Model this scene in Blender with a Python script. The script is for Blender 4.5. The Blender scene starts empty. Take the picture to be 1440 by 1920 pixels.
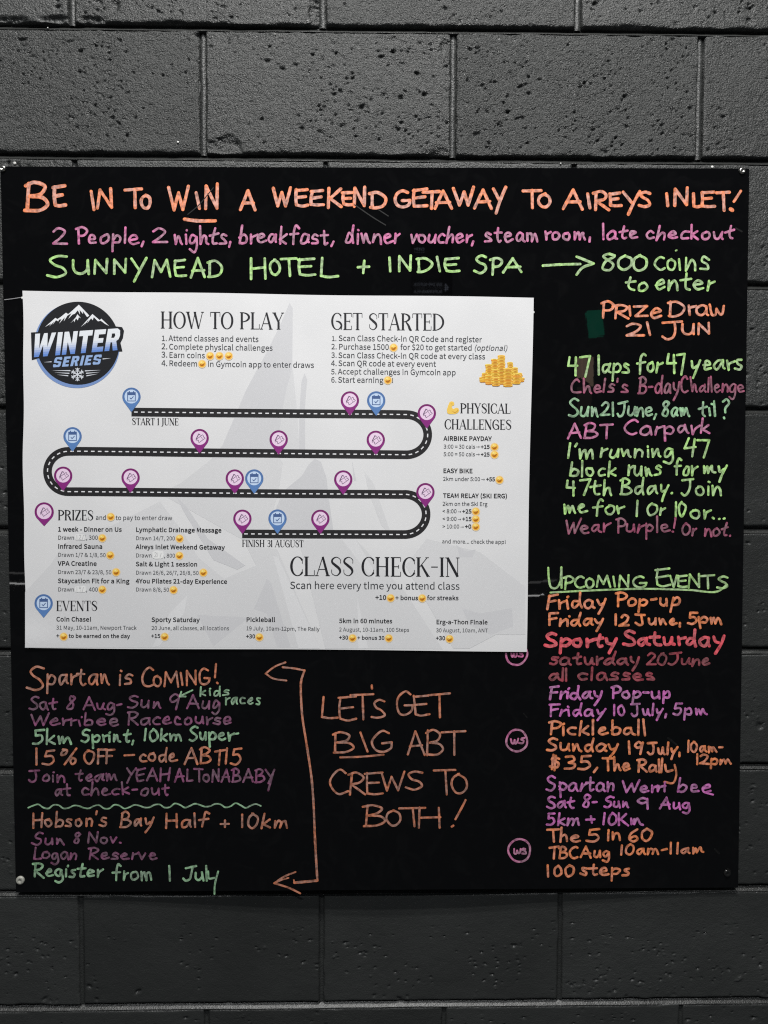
import bpy, math, random
import numpy as np
from mathutils import Vector
from mathutils.geometry import tessellate_polygon

random.seed(7)
RNG = np.random.default_rng(11)
SC = bpy.context.scene
COL = SC.collection

# ------------------------------------------------------------------ camera
# metres; the wall face is the plane y = 0, +x right, +z up, the camera looks along +y
F_PX = 1387.0
CAM = np.array([0.28717, -1.20877, -0.72090])
PITCH, YAW, ROLL = -0.0414796, 0.0176483, 0.0038943
def cam_basis():
    cy, sy, cp, sp = math.cos(YAW), math.sin(YAW), math.cos(PITCH), math.sin(PITCH)
    f = np.array([sy*cp, cy*cp, sp]); rt = np.array([cy, -sy, 0.0]); up = np.cross(rt, f)
    cr, sr = math.cos(ROLL), math.sin(ROLL)
    return cr*rt + sr*up, -sr*rt + cr*up, f
C_R, C_U, C_F = cam_basis()
cd = bpy.data.cameras.new('camera'); cam = bpy.data.objects.new('camera', cd); COL.objects.link(cam)
from mathutils import Matrix
m = Matrix(((C_R[0], C_U[0], -C_F[0], CAM[0]), (C_R[1], C_U[1], -C_F[1], CAM[1]), (C_R[2], C_U[2], -C_F[2], CAM[2]), (0, 0, 0, 1)))
cam.matrix_world = m
cd.sensor_fit = 'VERTICAL'; cd.sensor_height = 24.0; cd.lens = F_PX/1920*24.0
cd.clip_start = 0.02; cd.clip_end = 60
SC.camera = cam

# ------------------------------------------------------------------ light of the room
w = bpy.data.worlds.new('World'); SC.world = w; w.use_nodes = True
bg = w.node_tree.nodes['Background']; bg.inputs[0].default_value = (0.85, 0.93, 1.0, 1); bg.inputs[1].default_value = 0.05
def area(name, loc, target, sx, sy, power, col):
    l = bpy.data.lights.new(name, 'AREA'); l.shape = 'RECTANGLE'; l.size = sx; l.size_y = sy
    l.energy = power; l.color = col
    o = bpy.data.objects.new(name, l); COL.objects.link(o); o.location = loc
    o.rotation_euler = (Vector(target) - Vector(loc)).to_track_quat('-Z', 'Y').to_euler()
    return o
area('ceiling_tube_light', (0.33, -1.15, 1.46), (0.36, 0, -0.6), 0.8, 0.10, 42, (1.0, 0.99, 0.965))
area('ceiling_tube_light', (0.42, -2.1, 2.85), (0.33, 0, -0.9), 1.3, 0.12, 92, (1.0, 0.985, 0.955))
area('ceiling_tube_light', (0.1, -4.6, 3.3), (0.3, 0, -0.9), 1.3, 0.14, 125, (0.97, 0.99, 1.0))
SC.view_settings.view_transform = 'Standard'; SC.view_settings.look = 'None'
SC.cycles.pixel_filter_type = 'BLACKMAN_HARRIS'; SC.cycles.filter_width = 1.15
SC.cycles.use_denoising = False
SC.view_settings.exposure = 0.0; SC.view_settings.gamma = 1.0

# ------------------------------------------------------------------ helpers
def px_to_plane(px, py, yv):
    px = np.asarray(px, float); py = np.asarray(py, float)
    d = ((px-720)/F_PX)[..., None]*C_R - ((py-960)/F_PX)[..., None]*C_U + C_F
    t = (yv - CAM[1])/d[..., 1]
    return CAM + t[..., None]*d

def lin(c):
    return tuple(((v/255)/12.92 if v/255 <= 0.04045 else ((v/255+0.055)/1.055)**2.4) for v in c)

def empty(name, label, cat, loc, group=None):
    o = bpy.data.objects.new(name, None); COL.objects.link(o); o.location = loc
    o.empty_display_size = 0.05
    o['label'] = label; o['category'] = cat
    if group: o['group'] = group
    return o

def mesh_obj(name, V, faces, mat, parent=None, label=None, kind=None, smooth=False, attrs=None, colors=None, mats=None, fmat=None):
    """V world-space array; the object's origin is put at the middle of its own box"""
    V = np.asarray(V, float)
    c = (V.min(0) + V.max(0))/2
    me = bpy.data.meshes.new(name)
    if isinstance(faces, np.ndarray):
        nf, k = faces.shape
        me.vertices.add(len(V)); me.vertices.foreach_set('co', (V-c).astype(np.float32).ravel())
        me.loops.add(nf*k); me.loops.foreach_set('vertex_index', faces.astype(np.int32).ravel())
        me.polygons.add(nf); me.polygons.foreach_set('loop_start', np.arange(0, nf*k, k, dtype=np.int32))
        me.update(calc_edges=True)
    else:
        me.from_pydata([tuple(v) for v in (V-c)], [], faces); me.update()
    me.polygons.foreach_set('use_smooth', np.full(len(me.polygons), bool(smooth)))
    for m_ in (mats or [mat]): me.materials.append(m_)
    if fmat is not None: me.polygons.foreach_set('material_index', np.asarray(fmat, np.int32))
    if attrs:
        for an, av in attrs.items():
            a = me.attributes.new(an, 'FLOAT', 'POINT'); a.data.foreach_set('value', np.asarray(av, np.float32))
    if colors is not None:
        a = me.attributes.new('tint', 'FLOAT_COLOR', 'POINT')
        cc = np.ones((len(V), 4), np.float32); cc[:, :3] = colors; a.data.foreach_set('color', cc.ravel())
    o = bpy.data.objects.new(name, me); COL.objects.link(o)
    off = np.zeros(3)
    p = parent
    while p is not None:
        off = off + np.array(p.location); p = p.parent
    o.location = c - off
    if parent is not None: o.parent = parent
    if label: o['label'] = label
    if kind: o['kind'] = kind
    return o

def hash2(ix, iy, seed):
    h = (ix.astype(np.int64)*374761393 + iy.astype(np.int64)*668265263 + seed*1442695041) & 0xffffffff
    h = ((h ^ (h >> 13))*1274126177) & 0xffffffff
    h = h ^ (h >> 16)
    return (h & 0xffff)/65535.0
def vnoise(x, y, seed=0):
    ix = np.floor(x); iy = np.floor(y); fx = x-ix; fy = y-iy
    fx = fx*fx*(3-2*fx); fy = fy*fy*(3-2*fy)
    a = hash2(ix, iy, seed); b = hash2(ix+1, iy, seed); c = hash2(ix, iy+1, seed); d = hash2(ix+1, iy+1, seed)
    return (a*(1-fx)+b*fx)*(1-fy) + (c*(1-fx)+d*fx)*fy
def fbm(x, y, seed=0, o=3):
    s = 0; a = 0.5
    for k in range(o):
        s = s + a*(vnoise(x*2**k, y*2**k, seed+k*17)-0.5); a *= 0.55
    return s

# ------------------------------------------------------------------ materials
def new_mat(name):
    m_ = bpy.data.materials.new(name); m_.use_nodes = True
    nt = m_.node_tree; b = nt.nodes['Principled BSDF']
    return m_, nt, b
def N(nt, t, **kw):
    n = nt.nodes.new(t)
    for k, v in kw.items(): setattr(n, k, v)
    return n

def wall_paint(name, base, rough, bump, fine):
    m_, nt, b = new_mat(name); L = nt.links
    geo = N(nt, 'ShaderNodeNewGeometry')
    mp = N(nt, 'ShaderNodeMapping'); mp.inputs['Scale'].default_value = (1, 1, 1.25); L.new(geo.outputs['Position'], mp.inputs[0])
    info = N(nt, 'ShaderNodeAttribute'); info.attribute_name = 'rough'
    n1 = N(nt, 'ShaderNodeTexNoise'); n1.inputs['Scale'].default_value = 330; n1.inputs['Detail'].default_value = 4; n1.inputs['Roughness'].default_value = 0.62
    n2 = N(nt, 'ShaderNodeTexNoise'); n2.inputs['Scale'].default_value = 6; n2.inputs['Detail'].default_value = 4
    n3 = N(nt, 'ShaderNodeTexNoise'); n3.inputs['Scale'].default_value = 620; n3.inputs['Detail'].default_value = 3
    n4 = N(nt, 'ShaderNodeTexNoise'); n4.inputs['Scale'].default_value = 125; n4.inputs['Detail'].default_value = 3; n4.inputs['Distortion'].default_value = 0.8
    for n_ in (n1, n2, n3, n4): L.new(mp.outputs[0], n_.inputs['Vector'])
    cr = N(nt, 'ShaderNodeValToRGB'); cr.color_ramp.elements[0].position = 0.3; cr.color_ramp.elements[1].position = 0.75
    cr.color_ramp.elements[0].color = (*[v*0.86 for v in base], 1); cr.color_ramp.elements[1].color = (*[v*1.16 for v in base], 1)
    L.new(n2.outputs[0], cr.inputs[0])
    oi = N(nt, 'ShaderNodeObjectInfo'); tn = N(nt, 'ShaderNodeMapRange'); tn.inputs['To Min'].default_value = 0.86; tn.inputs['To Max'].default_value = 1.16
    L.new(oi.outputs['Random'], tn.inputs[0]); tv = N(nt, 'ShaderNodeVectorMath', operation='SCALE'); L.new(cr.outputs[0], tv.inputs[0]); L.new(tn.outputs[0], tv.inputs['Scale'])
    L.new(tv.outputs[0], b.inputs['Base Color'])
    rr = N(nt, 'ShaderNodeMapRange'); rr.inputs['To Min'].default_value = rough-0.09; rr.inputs['To Max'].default_value = rough+0.12
    L.new(n2.outputs[0], rr.inputs[0]); L.new(rr.outputs[0], b.inputs['Roughness'])
    m1 = N(nt, 'ShaderNodeMath', operation='MULTIPLY'); L.new(n1.outputs[0], m1.inputs[0]); m1.inputs[1].default_value = 1.0
    ra = N(nt, 'ShaderNodeMapRange'); ra.inputs['To Min'].default_value = 0.10; ra.inputs['To Max'].default_value = 1.35
    L.new(info.outputs['Fac'], ra.inputs[0])
    m2 = N(nt, 'ShaderNodeMath', operation='MULTIPLY_ADD'); L.new(n4.outputs[0], m2.inputs[0]); m2.inputs[1].default_value = 0.5; L.new(m1.outputs[0], m2.inputs[2])
    hts = N(nt, 'ShaderNodeMath', operation='MULTIPLY'); L.new(m2.outputs[0], hts.inputs[0]); L.new(ra.outputs[0], hts.inputs[1])
    bp = N(nt, 'ShaderNodeBump'); bp.inputs['Strength'].default_value = bump; bp.inputs['Distance'].default_value = 0.0030
    L.new(hts.outputs[0], bp.inputs['Height'])
    bp2 = N(nt, 'ShaderNodeBump'); bp2.inputs['Strength'].default_value = fine; bp2.inputs['Distance'].default_value = 0.0011
    L.new(n3.outputs[0], bp2.inputs['Height']); L.new(bp.outputs[0], bp2.inputs['Normal']); L.new(bp2.outputs[0], b.inputs['Normal'])
    b.inputs['Specular IOR Level'].default_value = 0.5
    return m_
M_BLOCK = wall_paint('charcoal_wall_paint', (0.0295, 0.0312, 0.0306), 0.36, 0.8, 0.28)
M_JOINT = wall_paint('charcoal_joint_paint', (0.032, 0.0332, 0.0322), 0.31, 0.4, 0.35)

def simple(name, col, rough, spec=0.5, metal=0.0, noise=0.0, nscale=200):
    m_, nt, b = new_mat(name)
    b.inputs['Base Color'].default_value = (*col, 1); b.inputs['Roughness'].default_value = rough
    b.inputs['Specular IOR Level'].default_value = spec; b.inputs['Metallic'].default_value = metal
    if noise > 0:
        geo = N(nt, 'ShaderNodeNewGeometry'); n = N(nt, 'ShaderNodeTexNoise'); n.inputs['Scale'].default_value = nscale; n.inputs['Detail'].default_value = 3
        nt.links.new(geo.outputs['Position'], n.inputs['Vector'])
        cr = N(nt, 'ShaderNodeValToRGB'); cr.color_ramp.elements[0].position = 0.3; cr.color_ramp.elements[1].position = 0.7
        cr.color_ramp.elements[0].color = (*[v*(1-noise) for v in col], 1); cr.color_ramp.elements[1].color = (*[min(1, v*(1+noise)) for v in col], 1)
        nt.links.new(n.outputs[0], cr.inputs[0]); nt.links.new(cr.outputs[0], b.inputs['Base Color'])
    return m_

def board_mat():
    m_, nt, b = new_mat('black_acrylic')
    b.inputs['Base Color'].default_value = (0.0022, 0.0022, 0.0026, 1)
    geo = N(nt, 'ShaderNodeNewGeometry')
    n = N(nt, 'ShaderNodeTexNoise'); n.inputs['Scale'].default_value = 9; n.inputs['Detail'].default_value = 5
    nt.links.new(geo.outputs['Position'], n.inputs['Vector'])
    rr = N(nt, 'ShaderNodeMapRange'); rr.inputs['From Min'].default_value = 0.35; rr.inputs['From Max'].default_value = 0.7
    rr.inputs['To Min'].default_value = 0.008; rr.inputs['To Max'].default_value = 0.03
    nt.links.new(n.outputs[0], rr.inputs[0]); nt.links.new(rr.outputs[0], b.inputs['Roughness'])
    # wiped-off chalk ink: faint cloudy residue in the pigment
    n2 = N(nt, 'ShaderNodeTexNoise'); n2.inputs['Scale'].default_value = 26; n2.inputs['Detail'].default_value = 6; n2.inputs['Distortion'].default_value = 1.5
    nt.links.new(geo.outputs['Position'], n2.inputs['Vector'])
    cr = N(nt, 'ShaderNodeValToRGB'); cr.color_ramp.elements[0].position = 0.5; cr.color_ramp.elements[1].position = 0.85
    cr.color_ramp.elements[0].color = (0.0020, 0.0020, 0.0024, 1); cr.color_ramp.elements[1].color = (0.0042, 0.0042, 0.0046, 1)
    nt.links.new(n2.outputs[0], cr.inputs[0]); nt.links.new(cr.outputs[0], b.inputs['Base Color'])
    return m_
M_BOARD = board_mat()

def paper_mat():
    m_, nt, b = new_mat('poster_paper'); L = nt.links
    geo = N(nt, 'ShaderNodeNewGeometry')
    n = N(nt, 'ShaderNodeTexNoise'); n.inputs['Scale'].default_value = 14; n.inputs['Detail'].default_value = 5
    L.new(geo.outputs['Position'], n.inputs['Vector'])
    cr = N(nt, 'ShaderNodeValToRGB'); cr.color_ramp.elements[0].position = 0.3; cr.color_ramp.elements[1].position = 0.7
    cr.color_ramp.elements[0].color = (0.745, 0.745, 0.757, 1); cr.color_ramp.elements[1].color = (0.778, 0.776, 0.787, 1)
    L.new(n.outputs[0], cr.inputs[0]); L.new(cr.outputs[0], b.inputs['Base Color'])
    b.inputs['Roughness'].default_value = 0.5; b.inputs['Specular IOR Level'].default_value = 0.35
    n2 = N(nt, 'ShaderNodeTexNoise'); n2.inputs['Scale'].default_value = 700
    L.new(geo.outputs['Position'], n2.inputs['Vector'])
    bp = N(nt, 'ShaderNodeBump'); bp.inputs['Strength'].default_value = 0.25; bp.inputs['Distance'].default_value = 0.0003
    L.new(n2.outputs[0], bp.inputs['Height']); L.new(bp.outputs[0], b.inputs['Normal'])
    return m_
M_PAPER = paper_mat()

def ink_mat(name, edge, core):
    """dried chalk marker: saturated pigment at the rims and stroke ends, thin greyish middle with brush streaks"""
    m_, nt, b = new_mat(name); L = nt.links
    geo = N(nt, 'ShaderNodeNewGeometry')
    rim = N(nt, 'ShaderNodeAttribute'); rim.attribute_name = 'rim'
    run = N(nt, 'ShaderNodeAttribute'); run.attribute_name = 'run'
    n = N(nt, 'ShaderNodeTexNoise'); n.inputs['Scale'].default_value = 95; n.inputs['Detail'].default_value = 4; n.inputs['Roughness'].default_value = 0.6
    L.new(geo.outputs['Position'], n.inputs['Vector'])
    n2 = N(nt, 'ShaderNodeTexNoise'); n2.inputs['Scale'].default_value = 38; n2.inputs['Detail'].default_value = 2
    L.new(geo.outputs['Position'], n2.inputs['Vector'])
    # fac = rim*0.65 + (noise-0.5)*1.4 + (large noise-.5)*1.4 + 0.25
    a = N(nt, 'ShaderNodeMath', operation='MULTIPLY_ADD'); L.new(rim.outputs['Fac'], a.inputs[0]); a.inputs[1].default_value = 0.55; a.inputs[2].default_value = -1.85
    c = N(nt, 'ShaderNodeMath', operation='MULTIPLY_ADD'); L.new(n.outputs[0], c.inputs[0]); c.inputs[1].default_value = 1.6; L.new(a.outputs[0], c.inputs[2])
    d = N(nt, 'ShaderNodeMath', operation='MULTIPLY_ADD'); L.new(n2.outputs[0], d.inputs[0]); d.inputs[1].default_value = 2.6; L.new(c.outputs[0], d.inputs[2])
    e = N(nt, 'ShaderNodeMath', operation='MULTIPLY_ADD'); L.new(run.outputs['Fac'], e.inputs[0]); e.inputs[1].default_value = 0.35; L.new(d.outputs[0], e.inputs[2]); e.use_clamp = True
    mx = N(nt, 'ShaderNodeMix', data_type='RGBA'); L.new(e.outputs[0], mx.inputs['Factor'])
    mx.inputs['A'].default_value = (*core, 1); mx.inputs['B'].default_value = (*edge, 1)
    # pigment thins out where the nib was dry
    n3 = N(nt, 'ShaderNodeTexNoise'); n3.inputs['Scale'].default_value = 170; n3.inputs['Detail'].default_value = 3
    L.new(geo.outputs['Position'], n3.inputs['Vector'])
    th = N(nt, 'ShaderNodeMapRange'); th.inputs['From Min'].default_value = 0.3; th.inputs['From Max'].default_value = 0.62; th.inputs['To Min'].default_value = 0.42; th.inputs['To Max'].default_value = 1.1
    L.new(n3.outputs[0], th.inputs[0])
    vm = N(nt, 'ShaderNodeVectorMath', operation='SCALE'); L.new(mx.outputs['Result'], vm.inputs[0]); L.new(th.outputs[0], vm.inputs['Scale'])
    L.new(vm.outputs[0], b.inputs['Base Color'])
    b.inputs['Roughness'].default_value = 0.55; b.inputs['Specular IOR Level'].default_value = 0.3
    return m_
def ink(name, rgb, k=1.0, mute=0.45):
    e = np.array(lin(rgb))*k; g = e.mean()
    core = (e*(1-mute) + (0.6*g+0.4*e.max())*mute)*0.80
    e = np.minimum(e*1.08, 0.95)
    return ink_mat(name, tuple(e), tuple(core))
K = 1.14
INK = {
 'orange': ink('orange_marker_ink', (240, 132, 88), K), 'pink': ink('pink_marker_ink', (198, 106, 154), K),
 'green': ink('green_marker_ink', (168, 214, 128), K), 'pinkred': ink('faded_rose_ink', (166, 84, 114), K*.92),
 'hot': ink('bright_orange_ink', (244, 134, 84), K, 0.25), 'red': ink('rose_red_ink', (222, 86, 98), K, 0.2),
 'dimred': ink('wiped_red_ink', (152, 66, 78), K, 0.3), 'magenta': ink('magenta_ink', (200, 106, 180), K, 0.32),
 'sage': ink('pale_green_ink', (146, 192, 146), K), 'rust': ink('dimmed_orange_ink', (200, 120, 86), K*.92),  # lower orange: the weaker light there is put into its colour
 'plum': ink('thin_plum_ink', (142, 80, 118), K*.88, .5), 'mint': ink('thin_mint_ink', (144, 188, 146), K*.92),
 'faint_grey': ink('faint_mark_ink', (20, 20, 21), 1.0),
}
def print_mat(name, rough=0.45):
    m_, nt, b = new_mat(name); L = nt.links
    t = N(nt, 'ShaderNodeAttribute'); t.attribute_name = 'tint'
    geo = N(nt, 'ShaderNodeNewGeometry'); n = N(nt, 'ShaderNodeTexNoise'); n.inputs['Scale'].default_value = 1500
    L.new(geo.outputs['Position'], n.inputs['Vector'])
    mr = N(nt, 'ShaderNodeMapRange'); mr.inputs['To Min'].default_value = 0.8; mr.inputs['To Max'].default_value = 1.2; L.new(n.outputs[0], mr.inputs[0])
    vm = N(nt, 'ShaderNodeVectorMath', operation='SCALE'); L.new(t.outputs['Color'], vm.inputs[0]); L.new(mr.outputs[0], vm.inputs['Scale'])
    L.new(vm.outputs[0], b.inputs['Base Color']); b.inputs['Roughness'].default_value = rough; b.inputs['Specular IOR Level'].default_value = 0.35
    return m_
M_PRINT = print_mat('printed_ink')
M_STEEL = simple('screw_steel', (0.62, 0.6, 0.56), 0.25, metal=1.0, noise=0.1)
M_DARKSCREW = simple('blackened_screw', (0.05, 0.05, 0.05), 0.22, metal=0.8, noise=0.2)
M_CAP = simple('painted_screw_cap', (0.36, 0.36, 0.32), 0.4, noise=0.3, nscale=500)
M_FLECK = simple('plaster_fleck', (0.6, 0.6, 0.58), 0.7, noise=0.2)
M_PUTTY = simple('white_mounting_putty', (0.75, 0.75, 0.73), 0.6, noise=0.1)

# ------------------------------------------------------------------ wall of blocks
# bed joints: height in the photograph at the left and right edge of the frame
BED = [(45, 59), (288, 300), (531, 534), (765, 767), (992, 991), (1220, 1218), (1443, 1435), (1673, 1663), (1889, 1874)]
bedz = []
for a, b_ in BED:
    pa = px_to_plane(0, a+2, 0.0); pb = px_to_plane(1440, b_+2, 0.0)
    s = (pb[2]-pa[2])/(pb[0]-pa[0]); bedz.append((pa[2]-s*pa[0], s))
def zbed(k, x):
    if k < 0: z0, s = bedz[0]; return z0 - 0.2*k + s*x
    if k >= len(bedz): z0, s = bedz[-1]; return z0 - 0.2*(k-len(bedz)+1) + s*x
    z0, s = bedz[k]; return z0 + s*x
JH = 0.0051       # half height of a bed joint
JW = 0.0050
HEADPX = {-1: [(133, 25), (605, 25), (1085, 25)], 0: [(380, 180), (850, 180), (1314, 180)], 7: [(152, 1780), (603, 1780), (1050, 1780)], 8: [(387, 1905), None, (1277, 1905)]}
def heads(k):
    """x of the head joints of the course under bed joint k"""
    base = 0.0128 + (0.0 if k % 2 == 0 else -0.2)
    xs = [base + 0.4*n for n in range(-3, 5)]
    if k in HEADPX:
        for q in HEADPX[k]:
            if q is None: continue
            X = float(px_to_plane(q[0], q[1], 0.0)[0])
            i = int(np.argmin([abs(X-v) for v in xs])); xs[i] = X
    return [x for x in xs if -0.85 < x < 1.45]

wall = empty('block_wall', 'charcoal painted concrete block wall behind the black board', 'wall', (0.3, 0.0, -1.9))
ROUGH = {(-1, 0): .55, (-1, 1): .5, (-1, 2): .6, (-1, 3): .75}
CHIPS = [(px_to_plane(425, 274, 0.0), 0.030, 0.016, 0.006), (px_to_plane(596, 28, 0.0), 0.014, 0.018, 0.007),
         (px_to_plane(105, 36, 0.0), 0.030, 0.006, 0.006), (px_to_plane(20, 36, 0.0), 0.025, 0.005, 0.006), (px_to_plane(172, 36, 0.0), 0.02, 0.006, 0.006),
         (px_to_plane(330, 43, 0.0), 0.018, 0.004, 0.005), (px_to_plane(1180, 52, 0.0), 0.04, 0.006, 0.004),
         (px_to_plane(215, 8, 0.0), 0.006, 0.009, 0.005), (px_to_plane(375, 67, 0.0), 0.009, 0.005, 0.006),
         (px_to_plane(825, 288, 0.0), 0.016, 0.010, 0.004), (px_to_plane(835, 86, 0.0), 0.008, 0.010, 0.004),
         (px_to_plane(700, 12, 0.0), 0.02, 0.014, 0.002), (px_to_plane(1425, 1362, 0.0), 0.006, 0.006, 0.004)]
def block(k, i, x0, x1):
    """one concrete block: rounded ragged arrises, orange-peel face, pits"""
    zc = (zbed(k, 0)+zbed(k+1, 0))/2
    # in view of the camera (not behind the board)?
    vis = (-0.75 < x1 and x0 < 1.35 and k >= -1 and k <= 8) and (k <= 0 or k >= 7 or x0 < -0.28 or x1 > 0.88)
    inx = (x1 > -0.34 and x0 < 0.97)
    step = (0.0015 if k in (-1, 0, 7, 8) else 0.0018) if (vis and inx) else 0.012
    Wd = x1-x0; Hd = 0.2
    def axis(n_len):
        a = np.array([0, .0010, .0022, .0036, .0052, .0075, .0105]); b = np.arange(.0125, n_len-.0125, step)
        return np.concatenate([a, b, (n_len-a)[::-1]])
    u = axis(Wd); v = axis(Hd)/Hd
    U, Vv = np.meshgrid(u, v)
    X = x0+U
    zt = zbed(k, X)-JH; zb = zbed(k+1, X)+JH
    Z = zb + (zt-zb)*Vv
    seed = 31*k+7*i+100
    kk = (k, i)
    r = ROUGH.get(kk)
    if r is None:
        if k == 0:
            r = .85 if x0 < -0.1 else (.66 if x0 < .3 else (.95 if x0 < .7 else .7))
        elif k < 0: r = .6
        elif k <= 2: r = .5
        else: r = .14 + .12*hash2(np.array([k]), np.array([i]), 3)[0]
    # distance to the edges of the block, warped for ragged arrises
    wob = fbm(X*55, Z*55, seed, 3)*0.006*(0.5+r) + np.maximum(0, fbm(X*26, Z*26, seed+5, 2)-0.09)*0.030
    dx = np.minimum(U, Wd-U); dz = np.minimum(zt-Z, Z-zb)
    def prof(d, rad):
        t = np.clip(1-d/rad, 0, 1); return 1-np.sqrt(np.maximum(0, 1-t*t*0.999))
    dd = prof(dx + wob*0.5, 0.0042)*0.0048 + prof(dz + wob*0.5, 0.0045)*0.0060
    dd = np.minimum(dd, 0.009)
    # face texture
    h = fbm(X*45, Z*55, seed+9, 3)*0.0020*(0.2+r)
    h += fbm(X*9, Z*9, seed+19, 2)*0.0014
    h += fbm(X*130, Z*190, seed+29, 3)*0.0017*(0.05+r)
    # pits
    if step < 0.01:
        npit = int(300*r*r + 120*r + 200)
        px_ = RNG.uniform(x0+.004, x1-.004, npit); pz_ = RNG.uniform(float(zb.mean())+.004, float(zt.mean())-.004, npit)
        for a, b2 in zip(px_, pz_):
            cl = fbm(np.array([a*14]), np.array([b2*14]), seed+3, 2)[0]
            if cl < -0.02+random.uniform(-.12, .05): continue
            big = random.random() > .9
            sx_ = random.uniform(.0010, .0023)*(1.8 if big else 1); sz_ = sx_*random.uniform(.4, .85); dep = random.uniform(.0018, .0036)*(1.3 if big else 1)
            if r < .3 and random.random() < .22: dep = -dep*0.45
            iu0 = np.searchsorted(u, a-x0-.010); iu1 = np.searchsorted(u, a-x0+.010)
            zz = (b2-float(zb.mean()))/Hd; iv0 = np.searchsorted(v, zz-.045); iv1 = np.searchsorted(v, zz+.045)
            sl = (slice(iv0, iv1), slice(iu0, iu1))
            dx_ = X[sl]-a; dz_ = Z[sl]-b2; tl = random.uniform(-.5, .5); dz_ = dz_-tl*dx_
            q = (dx_/sx_)**2 + (dz_/sz_)**2
            q = q*(1+1.4*fbm(X[sl]*350, Z[sl]*350, 5, 1))
            h[sl] -= dep/(1+q**2)
        for (c, rx, rz, dp) in CHIPS:
            q = ((X-c[0])/rx)**2+((Z-c[2])/rz)**2
            q = q*(1+1.6*fbm(X*90, Z*90, 77, 3))
            h -= dp*np.clip(1.25-q, 0, 1)*(0.6+1.2*np.abs(fbm(X*160, Z*160, 78, 2)))
    Y = dd - h
    nv, nu = U.shape
    P = np.stack([X, Y, Z], -1).reshape(-1, 3)
    # return of the block: the outer ring runs back into the wall
    idx = np.arange(nv*nu).reshape(nv, nu)
    F = np.stack([idx[:-1, :-1], idx[:-1, 1:], idx[1:, 1:], idx[1:, :-1]], -1).reshape(-1, 4)
    ring = np.concatenate([idx[0, :], idx[1:, -1], idx[-1, -2::-1], idx[-2:0:-1, 0]])
    back = P[ring].copy(); back[:, 1] = 0.03
    nb = len(P); P = np.concatenate([P, back]); j = np.arange(len(ring)); jn = (j+1) % len(ring)
    F2 = np.stack([ring[jn], ring[j], nb+j, nb+jn], -1)
    F = np.concatenate([F, F2])
    mesh_obj('block', P, F, M_BLOCK, wall, smooth=True, attrs={'rough': np.full(len(P), r)})

for k in range(-3, 10):
    hs = heads(k)
    if hs[0]-0.4 > -1.0: hs = [hs[0]-0.4]+hs
    for i in range(len(hs)-1):
        jw = JW if k < 1 else 0.0034
        block(k, i, hs[i]+jw, hs[i+1]-jw)
    # head joints of this course: narrow tooled strips
    for xh in hs[1:-1]:
        zt = zbed(k, xh)-JH; zb = zbed(k+1, xh)+JH
        n = 46 if -0.35 < xh < 0.97 else 8
        zs = np.linspace(zb-.002, zt+.002, n); us = np.linspace(-1, 1, 9)
        Uu, Zz = np.meshgrid(us, zs)
        hw = (JW if k < 1 else .0034)+.0015
        X = xh + Uu*hw + fbm(Zz*18, Zz*0+xh*9, 3, 2)*0.0016
        Y = (0.0050 + 0.0045*np.abs(Uu)**3 - 0.0006*np.exp(-(Uu*4.0)**2) if k < 1 else 0.0058 - 0.0035*Uu**2) + fbm(X*140, Zz*60, 8, 3)*0.0014
        P = np.stack([X, Y, Zz], -1).reshape(-1, 3); idx = np.arange(len(P)).reshape(Uu.shape)
        F = np.stack([idx[:-1, :-1], idx[:-1, 1:], idx[1:, 1:], idx[1:, :-1]], -1).reshape(-1, 4)
        mesh_obj('head_joint', P, F, M_BLOCK, wall, smooth=True, attrs={'rough': np.full(len(P), .3)})
for k in range(-2, 10):
    xs = np.arange(-0.95, 1.35, 0.004); us = np.linspace(-1, 1, 15)
    Xg, Uu = np.meshgrid(xs, us)
    hh = JH+.0018
    Zg = zbed(k, Xg) + Uu*hh + fbm(Xg*14, Xg*0+k, 5, 2)*0.0026
    # upper half tucked under the block above, lower half struck out to a ledge
    Y = 0.0098*np.clip((Uu+0.98)/1.25, 0, 1) - 0.0008 + fbm(Xg*60, Zg*200, 21+k, 3)*0.0011
    Y = np.where(Uu > 0.4, Y+0.0015, Y)
    Y = np.where(Uu < -0.97, Y+0.006, Y)
    P = np.stack([Xg, Y, Zg], -1).reshape(-1, 3); idx = np.arange(len(P)).reshape(Xg.shape)
    F = np.stack([idx[:-1, :-1], idx[:-1, 1:], idx[1:, 1:], idx[1:, :-1]], -1).reshape(-1, 4)
    mesh_obj('bed_joint', P, F, M_JOINT, wall, smooth=True, attrs={'rough': np.full(len(P), .3)})

# ------------------------------------------------------------------ the black board
def sm(t): t = np.clip(t, 0, 1); return t*t*(3-2*t)
def board_y(x, z):
    """front face of the bowed acrylic sheet"""
    return -(0.0062 + 0.0160*np.exp(-((x-0.34)/0.40)**2)*sm((-z-0.3)/1.1) + 0.0016*np.sin(x*5.1+1)*sm((-z-.2)/1.2))
BC = [(1, 312), (1405, 316), (1384, 1664), (30, 1673)]
def poster_lift(x, z):
    """height of the poster over the board"""
    e = 0.0022 + 0.0009*np.sin(x*13+2)*np.sin(z*11) + 0.0008*np.sin(x*9+z*6) + 0.00035*np.sin(x*31+z*17)
    e = e + 0.0035*np.exp(-(((x+0.272)/0.05)**2+((z+0.99)/0.035)**2)) + 0.002*np.exp(-(((x-0.545)/0.06)**2+((z+1.0)/0.05)**2))
    return np.maximum(e, 0.0006)
def surf_board(px, py, lift):
    y = np.full(np.shape(px), -0.008)
    for _ in range(4):
        P = px_to_plane(px, py, y); y = board_y(P[..., 0], P[..., 2]) - lift
    return px_to_plane(px, py, y)
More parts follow.
